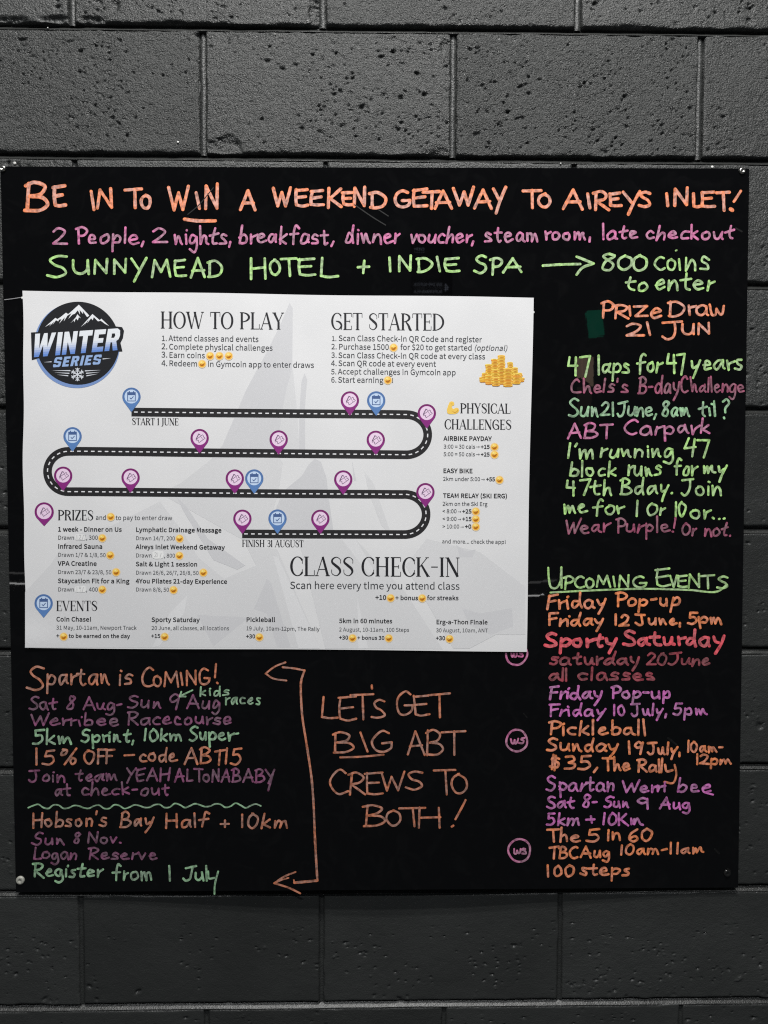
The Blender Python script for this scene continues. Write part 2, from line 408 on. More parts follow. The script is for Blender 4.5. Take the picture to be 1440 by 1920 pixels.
def surf_poster(px, py, lift):
    y = np.full(np.shape(px), -0.010)
    for _ in range(4):
        P = px_to_plane(px, py, y); y = board_y(P[..., 0], P[..., 2]) - poster_lift(P[..., 0], P[..., 2]) - lift
    return px_to_plane(px, py, y)
def quad_uv(c, U, V):
    (ax, ay), (bx, by), (cx, cy), (dx, dy) = c
    return (ax*(1-U)+bx*U)*(1-V)+(dx*(1-U)+cx*U)*V, (ay*(1-U)+by*U)*(1-V)+(dy*(1-U)+cy*U)*V

def slab(name, PX, PY, surf, thick, lift, mat, parent, bevel=0.0, label=None):
    P = surf(PX, PY, lift); nv, nu = PX.shape
    idx = np.arange(nv*nu).reshape(nv, nu)
    V = P.reshape(-1, 3)
    F = np.stack([idx[1:, :-1], idx[1:, 1:], idx[:-1, 1:], idx[:-1, :-1]], -1).reshape(-1, 4)
    Bk = V.copy(); Bk[:, 1] += thick
    n = len(V)
    F2 = F[:, ::-1]+n
    ring = np.concatenate([idx[0, :], idx[1:, -1], idx[-1, -2::-1], idx[-2:0:-1, 0]]); rn = np.roll(ring, -1)
    F3 = np.stack([ring, rn, rn+n, ring+n], -1)
    return mesh_obj(name, np.concatenate([V, Bk]), np.concatenate([F, F2, F3]), mat, parent, label=label)

board = empty('black_board', 'big square glossy black board with handwriting in coloured chalk marker', 'board', (0.31, -0.006, -1.41))
U, V = np.meshgrid(np.linspace(0, 1, 61), np.linspace(0, 1, 61))
bx_, by_ = quad_uv(BC, U, V)
slab('acrylic_sheet', bx_, by_, surf_board, 0.003, 0.0, M_BOARD, board)

def disc(name, cx, cy, r, surf, h, mat, parent, label=None, dome=0.5, slot=False, n=20):
    C = surf(np.array([cx]), np.array([cy]), 0.0)[0]; R = r/1387*1.21
    V = []; rings = [(1.0, 0.0), (1.0, h*.5), (0.86, h*.85), (0.5, h), (0.3, h*(0.7 if slot else 1.03))]
    for rr, hh in rings:
        for i in range(n):
            a = 2*math.pi*i/n; V.append((C[0]+R*rr*math.cos(a), C[1]-hh, C[2]+R*rr*math.sin(a)))
    V.append((C[0], C[1]-h*(0.45 if slot else 1.05), C[2]))
    F = []
    for k in range(len(rings)-1):
        for i in range(n): F.append((k*n+i, k*n+(i+1) % n, (k+1)*n+(i+1) % n, (k+1)*n+i))
    k = len(rings)-1
    for i in range(n): F.append((k*n+i, k*n+(i+1) % n, len(V)-1))
    return mesh_obj(name, V, F, mat, parent, label=label, smooth=True)
disc('screw', 6, 317, 5.5, surf_board, 0.004, M_STEEL, board, 'shiny screw in the top left corner', slot=True)
disc('screw', 1391, 321, 6, surf_board, 0.0035, M_STEEL, board, 'dark glinting screw in the top right corner', slot=True)
disc('screw', 38.5, 1650, 8, surf_board, 0.0035, M_CAP, board, 'pale painted screw at the bottom left', slot=True)
disc('screw', 1363, 1637, 7, surf_board, 0.003, M_DARKSCREW, board, 'dark screw at the bottom right', slot=True)
def surf_wall(px, py, lift): return px_to_plane(px, py, -lift+np.zeros(np.shape(px)))
for (fx_, fy_, fr_) in [(28, 306.5, 2.8), (1335, 313.5, 2.6), (1051, 307, 1.6), (90, 53, 1.2), (516, 65, 1.3), (334, 267, 2.2)]:
    o = disc('paint_fleck', fx_, fy_, fr_, surf_wall, 0.0018, M_FLECK, wall, n=8)

# ------------------------------------------------------------------ strokes
def catmull(pts, closed=False, step=1.2):
    p = np.asarray(pts, float)
    if len(p) == 2:
        n = max(2, int(np.hypot(*(p[1]-p[0])[:2])/step/1.6)+1); t = np.linspace(0, 1, n)[:, None]; return p[0]*(1-t)+p[1]*t
    q = np.vstack([2*p[0]-p[1], p, 2*p[-1]-p[-2]]); out = []
    for i in range(1, len(q)-2):
        a, b, c, d = q[i-1], q[i], q[i+1], q[i+2]
        # centripetal
        t0 = 0; t1 = t0+max(1e-3, np.hypot(*(b-a)[:2]))**.5; t2 = t1+max(1e-3, np.hypot(*(c-b)[:2]))**.5; t3 = t2+max(1e-3, np.hypot(*(d-c)[:2]))**.5
        n = max(3, int(np.hypot(*(c-b)[:2])/step)+1)
        for t in np.linspace(t1, t2, n, endpoint=False):
            A1 = (t1-t)/(t1-t0)*a+(t-t0)/(t1-t0)*b; A2 = (t2-t)/(t2-t1)*b+(t-t1)/(t2-t1)*c; A3 = (t3-t)/(t3-t2)*c+(t-t2)/(t3-t2)*d
            B1 = (t2-t)/(t2-t0)*A1+(t-t0)/(t2-t0)*A2; B2 = (t3-t)/(t3-t1)*A2+(t-t1)/(t3-t1)*A3
            out.append((t2-t)/(t2-t1)*B1+(t-t1)/(t2-t1)*B2)
    out.append(p[-1]); return np.array(out)

class Ribbon:
    """collects pen strokes (photograph pixels of the flat sheet) and links them as ONE mesh"""
    def __init__(s): s.V = []; s.L = []; s.rim = []; s.run = []; s.F = []; s.k = 0
    def stroke(s, pts, w, smooth=True, round_=True, jw=0.19, base=0.0, taper=0.0):
        p = catmull(pts, step=max(1.0, w*0.3)) if smooth else np.asarray(pts, float)
        if p.shape[1] == 3: ww = p[:, 2].copy(); p = p[:, :2]
        else: ww = np.full(len(p), float(w))
        keep = [0]
        for i in range(1, len(p)):
            if np.hypot(*(p[i]-p[keep[-1]])) > 0.25: keep.append(i)
        p = p[keep]; ww = ww[keep]
        if len(p) < 2: p = np.vstack([p[0], p[0]+[0.3, 0.6]]); ww = np.array([w, w])
        d = np.gradient(p, axis=0); d /= np.maximum(1e-6, np.hypot(d[:, 0], d[:, 1]))[:, None]
        nn = np.stack([-d[:, 1], d[:, 0]], 1)
        s_ = np.concatenate([[0], np.cumsum(np.hypot(*(np.diff(p, axis=0).T)))]); T = max(s_[-1], 1e-3)
        ph = random.uniform(0, 50)
        if jw: ww = ww*(1+jw*2.2*fbm(s_/7+ph, s_*0+ph, 3, 2)) ; ww = ww*(1-taper*(s_/T))
        lift = base + (s.k % 6)*1.1e-5; s.k += 1
        n = len(p); b0 = len(s.V)
        for i in range(n):
            lf = lift + 8e-6*s_[i]/T
            end = max(0, 1-min(s_[i], T-s_[i])/(w*0.9)) if not isinstance(w, str) else 0
            for u in (-1, -.45, .45, 1):
                s.V.append(p[i]+nn[i]*u*ww[i]/2); s.L.append(lf); s.rim.append(1.0 if abs(u) == 1 else 0.0); s.run.append(end)
        for i in range(n-1):
            for j in range(3):
                a = b0+i*4+j; s.F.append((a, a+1, a+5, a+4))
        if round_:
            for (i, sg) in ((0, -1), (n-1, 1)):
                c0 = len(s.V); m_ = 6; lf = s.L[b0+i*4]
                a0 = math.atan2(nn[i][1], nn[i][0])
                for q in range(1, m_):
                    a = a0 - sg*math.pi*q/m_
                    s.V.append(p[i]+np.array([math.cos(a), math.sin(a)])*ww[i]/2*random.uniform(.93, 1.05)); s.L.append(lf); s.rim.append(1.0); s.run.append(1.0)
                row = b0+i*4
                loop = [row+3]+list(range(c0, c0+m_-1))+[row]
                s.V.append(p[i]+0.0); s.L.append(lf); s.rim.append(0.2); s.run.append(1.0); ci = len(s.V)-1
                for a, b in zip(loop[:-1], loop[1:]): s.F.append((ci, a, b))
                s.F.append((ci, row, row+1)); s.F.append((ci, row+1, row+2)); s.F.append((ci, row+2, row+3))
    def build(s, name, surf, mat, parent, lift, label=None, tint=None):
        V = np.array(s.V); L = np.array(s.L)
        P = surf(V[:, 0], V[:, 1], lift+L)
        F = []
        for f in s.F:   # face towards the camera
            a, b, c = V[f[0]], V[f[1]], V[f[2]]
            cr = (b[0]-a[0])*(c[1]-a[1])-(b[1]-a[1])*(c[0]-a[0])
            F.append(f if cr < 0 else tuple(reversed(f)))
        col = None if tint is None else np.tile(np.array(tint), (len(V), 1))
        return mesh_obj(name, P, F, mat, parent, label=label, attrs={'rim': s.rim, 'run': s.run}, colors=col)

# hand lettering: unit glyphs, cap height 100, x-height 56, doubled point = sharp corner, '/' lifts the pen
HAND = {
'A': (66, '0,-2 34,100 34,100 66,-2/10,34 60,36'), 'B': (56, '10,98 6,0/-2,92 24,103 48,86 38,62 12,52 12,52 46,46 58,24 38,4 0,0'),
'C': (60, '58,88 40,101 16,84 3,46 14,12 36,0 62,12'), 'D': (60, '9,96 8,2/-2,92 32,98 60,62 50,20 20,2 2,2'),
'E': (50, '6,96 4,50 6,6 6,6 26,0 52,4/2,94 50,100/6,50 42,56'), 'F': (48, '6,96 4,-2/2,94 52,100/6,50 40,55'),
'G': (64, '56,90 36,102 12,82 3,44 14,8 38,-2 60,16 64,42 64,42 36,40'), 'H': (56, '4,100 3,-2/54,100 56,-2/3,48 55,52'),
'I': (8, '4,100 5,0'), 'J': (58, '2,92 62,99/40,96 42,40 34,6 16,-4 0,12'), 'K': (52, '5,100 4,-2/50,96 10,46 10,46 54,0'),
'L': (48, '5,100 4,4 4,4 24,0 50,4'), 'M': (72, '2,0 10,98 10,98 36,26 36,26 60,98 60,98 72,-2'),
'N': (56, '4,-2 6,98 6,98 52,4 52,4 54,102'), 'O': (62, '34,99 10,80 3,42 18,5 40,1 60,32 56,78 28,98'),
'P': (50, '10,96 8,-2/-2,90 28,102 52,80 40,54 10,44'), 'R': (54, '9,96 7,-2/-2,92 28,102 50,82 38,58 12,48 12,48 58,-2'),
'S': (50, '50,92 28,100 8,80 18,60 42,42 48,18 26,-1 0,8'), 'T': (60, '-2,95 62,100/32,97 34,-2'),
'U': (56, '3,98 4,38 14,6 32,0 48,24 54,98 54,98 57,0'), 'V': (54, '0,98 28,0 28,0 54,98'),
'W': (84, '0,98 24,0 24,0 42,76 42,76 60,0 60,0 84,102'), 'Y': (58, '0,98 30,46/60,102 34,44 14,-14'), 'Z': (50, '0,94 50,97 50,97 4,5 4,5 54,3'),
'a': (46, '42,50 22,57 3,34 6,6 22,1 38,24 42,50 42,50 44,10 50,0'), 'b': (44, '6,104 4,3/5,32 22,54 42,36 36,8 18,0 4,4'),
'c': (38, '38,48 20,56 3,30 12,4 40,6'), 'd': (46, '38,46 20,55 3,32 8,3 24,3 40,30/43,104 41,40 46,-2'),
'e': (42, '5,27 36,36 30,54 14,52 4,26 14,1 44,8'), 'f': (40, '42,94 28,105 17,80 16,-4/-2,50 40,56'),
'g': (44, '40,48 20,56 3,32 10,5 24,7 41,46 41,46 42,-20 26,-46 2,-34'), 'h': (42, '4,104 4,-1 4,-1 7,30 24,54 36,40 40,-1'),
'i': (8, '4,54 5,0/5,80 6,76'), 'k': (42, '6,104 4,-1/38,58 7,26 7,26 42,0'), 'l': (10, '4,104 6,0'),
'm': (64, '3,54 4,0 4,0 14,44 24,52 31,36 32,0 32,0 40,44 50,52 57,34 62,0'), 'n': (42, '3,56 4,0 4,0 14,42 28,54 37,36 41,0'),
'o': (42, '22,56 4,38 7,5 26,2 41,24 34,52 18,55'), 'p': (44, '5,56 4,-44/5,36 26,55 42,36 32,6 5,8'),
'r': (32, '5,56 4,0 4,0 10,36 34,54'), 's': (34, '34,50 16,58 5,42 28,26 32,8 0,2'), 't': (38, '18,88 17,18 26,1 38,6/-3,54 38,58'),
'u': (44, '3,56 5,12 20,1 36,24 39,56 39,56 44,0'), 'v': (38, '0,56 18,2 18,2 38,58'),
'w': (56, '1,56 10,4 20,4 28,40 28,40 38,2 50,14 56,58'), 'y': (44, '3,56 8,26 22,16/44,58 34,10 14,-46'),
'0': (46, '26,100 5,72 5,22 22,0 42,26 44,74 22,100'), '1': (16, '7,100 9,0'), '2': (48, '3,82 20,101 42,82 28,40 0,3 0,3 52,4'),
'3': (44, '3,93 34,100 36,74 14,54 14,54 44,42 36,8 0,4'), '4': (46, '12,98 3,48 3,48 46,50/38,94 38,-4'),
'5': (48, '50,99 12,95 12,95 10,56 10,56 38,58 48,28 28,0 0,5'), '6': (44, '42,100 14,68 4,24 22,-1 44,20 34,44 8,30'),
'7': (44, '-2,96 46,99 46,99 26,-4'), '8': (46, '42,88 22,101 9,80 38,34 30,1 5,12 18,48 44,84 30,100'),
'9': (44, '42,86 20,101 3,74 16,52 38,70 42,92 42,92 38,-2'), '!': (16, '14,100 10,30/8,3 9,0'), ',': (14, '10,12 4,-18'),
"'": (10, '6,104 4,82'), '-': (34, '2,42 32,46'), '+': (44, '0,46 44,50/22,74 22,22'), '.': (8, '3,3 5,0'), '?': (42, '2,84 22,102 42,82 24,50 20,30/14,4 20,2'),
'$': (46, '44,78 24,90 8,70 40,44 34,14 2,18/16,104 14,-4/28,104 26,-4'), '%': (74, '22,99 5,84 8,62 24,66 26,90 14,100/66,102 22,-4/60,38 46,22 52,0 70,6 70,30 56,38'), ' ': (26, ''),
}
ALT = {'n': '3,54 8,2 8,2 24,50 36,10 44,0', 'a': '38,52 14,50 2,22 14,3 34,34 40,54 40,54 42,14 52,4', 'e': '4,24 34,40 26,55 8,44 4,20 18,1 46,12',
 'y': '2,54 14,18 34,30/46,60 26,0 12,-42', 's': '36,54 14,52 10,40 34,22 28,3 0,4', 'r': '4,54 8,0 8,0 12,36 38,52', 'u': '2,54 8,8 26,5 38,52 38,52 40,10 50,2',
 'o': '28,55 6,44 4,14 24,1 41,22 32,50 14,50', 't': '22,92 16,30 22,3 36,2/-6,50 44,62', 'm': '2,52 8,0 8,0 20,48 30,6 30,6 44,50 56,12 66,2', 'd': '38,48 12,46 2,16 18,2 38,34/46,106 40,30 48,0',
 'i': '4,52 7,0/9,82 10,77', 'h': '2,104 6,0 6,0 20,48 34,44 36,10 46,0', 'p': '4,58 9,-44/6,34 22,56 44,40 34,10 8,10'}
def hand_glyph(rb, ch, mapf, w, jit, squash=1.0):
    g = HAND[ch][1]
    if ch in ALT and random.random() < 0.5: g = ALT[ch]
    if not g: return
    for st in g.split('/'):
        pts = [tuple(float(v) for v in q.split(',')) for q in st.split(' ')]
        segs = [[pts[0]]]
        for q in pts[1:]:
            if q == segs[-1][-1]: segs.append([q])
            else: segs[-1].append(q)
        jd = {}
        for sg in segs:
            if len(sg) < 2: continue
            P = []
            for q in sg:
                if q not in jd: jd[q] = (random.gauss(0, jit), random.gauss(0, jit))
                x, y = q[0]+jd[q][0], q[1]+jd[q][1]
                P.append(mapf(x, y))
            rb.stroke(P, w)
def word(rb, text, x0, x1, yb, cap, w, yb2=None, jit=2.4, xh=None, gap=17, slant=0.05):
    """one handwritten word fitted between x0 and x1 on a baseline running from yb to yb2"""
    if yb2 is None: yb2 = yb
    adv = [HAND[c][0] for c in text]; tot = sum(adv)+gap*(len(text)-1)-9*sum(c in 'WTFYVrP' for c in text[:-1])
    sx = (x1-x0-w)/tot; x = 0.0
    for c, a in zip(text, adv):
        dy = random.gauss(0, 2.0); rot = random.gauss(0, 0.035); sc = 1+random.gauss(0, .03)
        low = c in 'acegimnoprsuvwy' 
        def mapf(gx, gy, x=x, dy=dy, rot=rot, sc=sc, a=a, low=low):
            if xh is not None and not (c.isupper() or c.isdigit()) and gy > 0:
                gy = gy*xh/0.56 if gy <= 58 else xh*100+(gy-56)*(100-xh*100)/44
            gx2 = (gx-a/2)*sc; gy2 = gy*sc+dy
            X = x0+w/2+(x+a/2+gx2-gy2*rot)*sx + gy2*slant*cap/100
            Y = (yb+(yb2-yb)*(X-x0)/max(1, x1-x0)) - gy2*cap/100 + gx2*rot*sx
            return (X, Y)
        hand_glyph(rb, c, mapf, w, jit)
        x += a+gap-(9 if c in 'WTFYVrP' else 0)
def box(rb, ch, x0, x1, y0, y1, w, jit=1.6, tilt=0.0):
    """one letter fitted to the box it fills (y0 its top, y1 its foot)"""
    a = HAND[ch][0]
    x0 += w/2; x1 -= w/2; y0 += w/2; y1 -= w/2
    if a < 17:
        def mapf(gx, gy): return (x0+(x1-x0)*(1-gy/100), y1-(y1-y0)*gy/100)
    else:
        def mapf(gx, gy): return (x0+(x1-x0)*gx/a, y1-(y1-y0)*gy/100)
    hand_glyph(rb, ch, mapf, w, jit)

LINE_NO = [0]
def line(mat, label, items, name=None):
    """one written line; every word of it is a part of its own"""
    LINE_NO[0] += 1
    groups = []
    for it in items:
        if it[0] == 'S' and groups: groups[-1].append(it)
        else: groups.append([it])
    col = label.split(' ')[0]
    for gi, g in enumerate(groups):
        rb = Ribbon()
        for it in g:
            k = it[0]
            if k == 'B':
                for c, b in zip(it[1], it[2]): box(rb, c, *b, it[3]*WK)
            elif k == 'W': word(rb, *it[1:6], it[6]*WK, **(it[7] if len(it) > 7 else {}))
            elif k == 'S': rb.stroke(it[1], it[2]*WK)
        lb = label if g[0][0] == 'S' else 'word reading %s in the %s' % (g[0][1].strip(',.'), label)
        rb.build(name or ('handwritten_word' if g[0][0] != 'S' else 'marker_stroke'), surf_board, INK[mat], board, 1.0e-4 + (LINE_NO[0] % 5)*9e-5, label=lb)
WK = 0.76
def B(txt, boxes, w): return [('B', txt, boxes, w)]
def W(t, x0, x1, yb, cap, w, **k): return ('W', t, x0, x1, yb, cap, w, k)

H = 7.6
line('orange', 'orange headline about a weekend getaway',
     B('BE', [(44, 92, 340, 398), (96, 125, 346, 390)], 9) + B('IN', [(168, 179, 356, 395), (180, 213, 352, 393)], H) + B('TO', [(231, 269, 351, 393), (261, 285, 363, 393)], H)
     + B('WIN', [(313, 356, 348, 396), (365, 377, 359, 394), (381, 411, 343, 395)], H) + [('S', [(346, 411), (370, 414), (404, 414)], 8.5)]
     + B('A', [(448, 481, 354, 396)], H)
     + B('WEEKEND', [(508, 548, 350, 389), (551, 580, 352, 389), (579, 609, 354, 388), (611, 642, 350, 391), (639, 664, 358, 387), (659, 687, 349, 389), (690, 725, 358, 393)], H)
     + B('GETAWAY', [(735, 771, 355, 391), (771, 803, 352, 390), (791, 826, 356, 393), (812, 849, 355, 393), (847, 891, 349, 388), (889, 924, 354, 393), (922, 949, 350, 397)], H)
     + B('TO', [(979, 1015, 353, 392), (1006, 1035, 361, 391)], H)
     + B('AIREYS', [(1055, 1093, 353, 394), (1099, 1109, 361, 393), (1110, 1143, 357, 396), (1140, 1166, 359, 389), (1167, 1202, 357, 400), (1195, 1221, 357, 390)], H)
     + B('INLET', [(1247, 1255, 360, 389), (1259, 1292, 350, 388), (1296, 1318, 359, 390), (1312, 1342, 357, 390), (1341, 1370, 357, 397)], H)
     + [('S', [(1389, 358), (1376, 378)], 7), ('S', [(1370, 392), (1373, 394)], 9)])
P5 = 5.6
line('pink', 'pink line listing people, nights, breakfast and checkout',
     B('2', [(97, 126, 426, 460)], P5) + [W('People,', 141, 272, 457, 30, P5), ] + B('2', [(284, 314, 426, 457)], P5)
     + [W('nights,', 325, 436, 457, 31, P5), W('breakfast,', 446, 627, 456, 30, P5), W('dinner', 645, 753, 456, 31, P5), W('voucher,', 766, 891, 455, 27, P5),
        W('steam', 907, 1011, 452, 28, P5), W('room,', 1019, 1110, 449, 25, P5), W('late', 1127, 1197, 448, 25, P5), W('checkout', 1209, 1376, 448, 25, P5)])
G = 6.2
line('green', 'green line naming the hotel and spa, with an arrow',
     B('SUNNYMEAD', [(86, 127, 477, 522), (134, 168, 485, 515), (174, 204, 484, 515), (210, 240, 484, 515), (243, 276, 482, 524), (282, 321, 484, 521), (324, 350, 485, 520), (354, 386, 483, 521), (387, 418, 487, 522)], G)
     + B('HOTEL', [(467, 499, 482, 524), (503, 527, 485, 517), (525, 557, 482, 519), (556, 591, 483, 518), (598, 637, 482, 521)], G) + [('S', [(671, 501), (692, 500)], G), ('S', [(683, 489), (681, 512)], G)]
     + B('INDIE', [(728, 734, 481, 511), (744, 774, 477, 510), (780, 812, 481, 512), (817, 827, 479, 511), (831, 862, 482, 512)], G)
     + B('SPA', [(888, 914, 477, 513), (919, 943, 482, 516), (943, 981, 482, 512)], G)
     + [('S', [(1018, 498), (1050, 496), (1088, 495)], G), ('S', [(1081, 481), (1113, 494)], G), ('S', [(1113, 494), (1092, 502), (1081, 515)], G)])
line('green', 'green figure of eight hundred coins to enter',
     B('800', [(1124, 1157, 473, 509), (1155, 1187, 477, 508), (1184, 1215, 476, 510)], G) + B('C', [(1226, 1248, 480, 508)], 5.4)
     + B('O', [(1248, 1269, 484, 508)], 5.4) + [('S', [(1273, 486), (1275, 506)], 5.4), ('S', [(1267, 470), (1269, 469)], 4)] + [W('ns', 1282, 1331, 506, 40, 5.4)]
     + [W('to', 1172, 1215, 544, 27, 5.6), W('enter', 1226, 1341, 543, 31, 5.8)])
line('orange', 'orange prize draw date beside the poster',
     B('PRIZ', [(1126, 1152, 564, 598), (1148, 1179, 570, 599), (1178, 1184, 572, 594), (1186, 1216, 571, 595)], 6) + [W('e', 1216, 1241, 596, 34, 6)]
     + B('D', [(1251, 1284, 563, 596)], 6) + [W('raw', 1286, 1360, 591, 33, 6, gap=10)]
     + B('21', [(1172, 1206, 605, 632), (1211, 1221, 602, 630)], 6) + B('JUN', [(1240, 1277, 600, 637), (1276, 1303, 605, 629), (1306, 1333, 604, 628)], 6))
R = 5.5
line('green', 'green line about laps and years',
     B('47', [(1062, 1085, 666, 704), (1085, 1108, 666, 707)], R) + [W('laps', 1118, 1181, 700, 31, R), W('for', 1194, 1241, 698, 35, R)]
     + B('47', [(1247, 1270, 661, 701), (1267, 1285, 661, 703)], R) + [W('years', 1293, 1392, 694, 32, R, yb2=692)])
line('pinkred', 'faded pink birthday challenge line',
     [W("Chels's", 1067, 1178, 736, 25, 5), W('B-day', 1195, 1274, 737, 30, 5), W('C', 1274, 1291, 737, 31, 5), W('hallenge', 1294, 1396, 735, 26, 4.6, gap=13)])
line('sage', 'pale green start time line',
     [W('Sun', 1065, 1123, 781, 31, 5.4), W('21', 1124, 1153, 779, 24, 5.4), W('June,', 1155, 1231, 780, 28, 5.4, gap=9), W('8am', 1239, 1294, 780, 29, 5.4), W('til', 1309, 1343, 779, 27, 5.4), W('?', 1351, 1368, 784, 34, 5.4)])
line('pink', 'pink carpark line', [W('ABT', 1062, 1149, 822, 27, 5.4), W('Carpark', 1167, 1333, 815, 27, 5.4, yb2=813)])
line('green', 'green line about running', [W("I'm", 1062, 1116, 859, 30, R), W('running', 1124, 1264, 857, 27, R), W('47', 1279, 1330, 857, 34, R)])
line('green', 'green block runs line', [W('block', 1067, 1156, 893, 26, R), W('runs', 1174, 1240, 891, 30, R), W('for', 1263, 1307, 891, 29, R), W('my', 1315, 1362, 889, 30, R)])
line('green', 'green birthday line', [W('47th', 1059, 1148, 928, 29, R), W('Bday.', 1161, 1263, 927, 28, R), W('Join', 1274, 1353, 928, 29, R)])
line('green', 'green line inviting to join', [W('me', 1055, 1099, 962, 28, R), W('for', 1112, 1170, 964, 28, R), W('1', 1188, 1198, 967, 28, R), W('Or', 1210, 1249, 966, 23, R), W('10', 1262, 1287, 968, 26, R), W('or...', 1293, 1362, 972, 27, R)])
line('pinkred', 'faded pink wear purple line', [W('Wear', 1057, 1143, 1000, 26, 5, yb2=997), W('Purple!', 1153, 1267, 998, 26, 5), W('Or', 1276, 1307, 1003, 22, 5), W('not.', 1320, 1371, 1005, 25, 5)])
line('green', 'green underlined upcoming events heading',
     B('UPCOMING', [(1025, 1055, 1061, 1105), (1056, 1077, 1079, 1106), (1075, 1097, 1079, 1104), (1096, 1115, 1082, 1104), (1116, 1146, 1077, 1102), (1148, 1155, 1079, 1102), (1158, 1181, 1077, 1102), (1184, 1213, 1079, 1103)], 5.2)
     + B('EVENTS', [(1226, 1258, 1065, 1100), (1255, 1271, 1077, 1102), (1268, 1290, 1077, 1102), (1289, 1314, 1074, 1104), (1313, 1339, 1077, 1104), (1343, 1366, 1079, 1105)], 5.2)
     + [('S', [(1032, 1111), (1110, 1107), (1200, 1104), (1290, 1106), (1345, 1109), (1363, 1096)], 4.6)])
E5 = 5.9
line('hot', 'bright orange first pop-up line', [W('Friday', 1023, 1138, 1142, 27, E5, yb2=1139), W('Pop-up', 1154, 1276, 1136, 25, E5)])
line('hot', 'bright orange June pop-up date', [W('Friday', 1026, 1133, 1173, 23, E5), W('12', 1149, 1180, 1172, 19, E5), W('June,', 1190, 1280, 1171, 20, E5, gap=20), W('5pm', 1287, 1355, 1169, 21, E5)])
line('red', 'thick rose red sporty line', [W('Sporty', 1020, 1157, 1212, 25, 8), W('Saturday', 1166, 1358, 1210, 27, 7.5)])
line('dimred', 'half wiped dark red Saturday date', [W('saturday', 1028, 1201, 1246, 23, 6), W('20June', 1210, 1332, 1246, 21, 5.4, gap=12)])
line('dimred', 'half wiped dark red all classes line', [W('all', 1028, 1066, 1276, 22, 5.8, gap=10), W('classes', 1081, 1228, 1275, 23, 5.8)])
line('magenta', 'magenta second pop-up line', [W('Friday', 1028, 1130, 1311, 24, E5), W('Pop-up', 1145, 1259, 1309, 22, E5)])
line('magenta', 'magenta July pop-up date', [W('Friday', 1028, 1135, 1342, 21, 5.4), W('10', 1148, 1173, 1341, 19, 5.4), W('July,', 1182, 1252, 1341, 21, 5.4), W('5pm', 1259, 1327, 1340, 21, 5.4)])
line('hot', 'bright orange game title line', [W('Pickleball', 1028, 1212, 1378, 26, E5)])
line('hot', 'bright orange Sunday date with time', [W('Sunday', 1023, 1160, 1407, 24, E5, yb2=1409), W('19', 1175, 1204, 1414, 23, E5), W('July,', 1212, 1278, 1414, 22, E5), W('10am-', 1285, 1358, 1410, 20, 5.2), W('12pm', 1302, 1372, 1433, 18, 5.2, gap=11)])
line('hot', 'bright orange price line', [W('$35,', 1028, 1122, 1443, 25, E5), W('The', 1128, 1182, 1444, 23, E5), W('Rall', 1193, 1244, 1447, 23, E5, gap=9), ('S', [(1247, 1434), (1250, 1446), (1261, 1444)], E5), ('S', [(1265, 1434), (1268, 1452), (1262, 1468), (1246, 1466)], 5)])
line('magenta', 'magenta race place line', [W('Spartan', 1023, 1154, 1483, 27, 5.4), W('Werri', 1164, 1250, 1485, 22, 5.4, gap=11), W('bee', 1268, 1334, 1485, 25, 5.4), ('S', [(1322, 1486), (1337, 1490)], 4.5)])
line('magenta', 'magenta race weekend line', [W('Sat', 1023, 1079, 1515, 23, 5.4), W('8-', 1090, 1122, 1513, 22, 5.4), W('Sun', 1130, 1180, 1514, 19, 5.4), W('9', 1193, 1216, 1516, 20, 5.4), W('Aug', 1235, 1295, 1516, 20, 5.4)])
line('magenta', 'magenta distances line', [W('5km', 1023, 1087, 1547, 23, 5.4), W('+', 1096, 1117, 1548, 23, 5.4), W('10Km', 1127, 1204, 1547, 23, 5.4)])
line('hot', 'bright orange five in sixty line', [W('The', 1023, 1088, 1578, 24, 5.6), W('5', 1098, 1123, 1578, 23, 5.6), W('in', 1136, 1165, 1575, 24, 5.6), W('60', 1175, 1224, 1577, 23, 5.6)])
line('hot', 'bright orange August time line', [W('TBC', 1028, 1085, 1609, 21, 5.4), W('Aug', 1087, 1145, 1607, 20, 5.4), W('10am-11am', 1160, 1320, 1603, 19, 5.4, yb2=1599)])
line('hot', 'bright orange hundred steps line', [W('100', 1023, 1077, 1643, 21, 5.6), W('steps', 1086, 1181, 1641, 23, 5.6)])

def badge(cx, cy, r, label):
    rb = Ribbon(); ph = random.uniform(0, 6)
    rb.stroke([(cx+r*math.cos(ph+a)*(1+.04*math.sin(3*a)), cy+r*1.04*math.sin(ph+a)) for a in np.linspace(0, 2*math.pi*1.04, 22)], 3.8)
    word(rb, 'ws', cx-13, cx+14, cy+6, 17, 3.4, gap=10)
    LINE_NO[0] += 1
    rb.build('circled_initials', surf_board, INK['pink'], board, 1e-4+(LINE_NO[0] % 5)*9e-5, label=label)
badge(968, 1226, 20, 'pink circled initials half covered by the poster')
badge(969, 1388.5, 19.5, 'pink circled initials beside the game line')
badge(974, 1594.5, 20.5, 'pink circled initials beside the lowest lines')

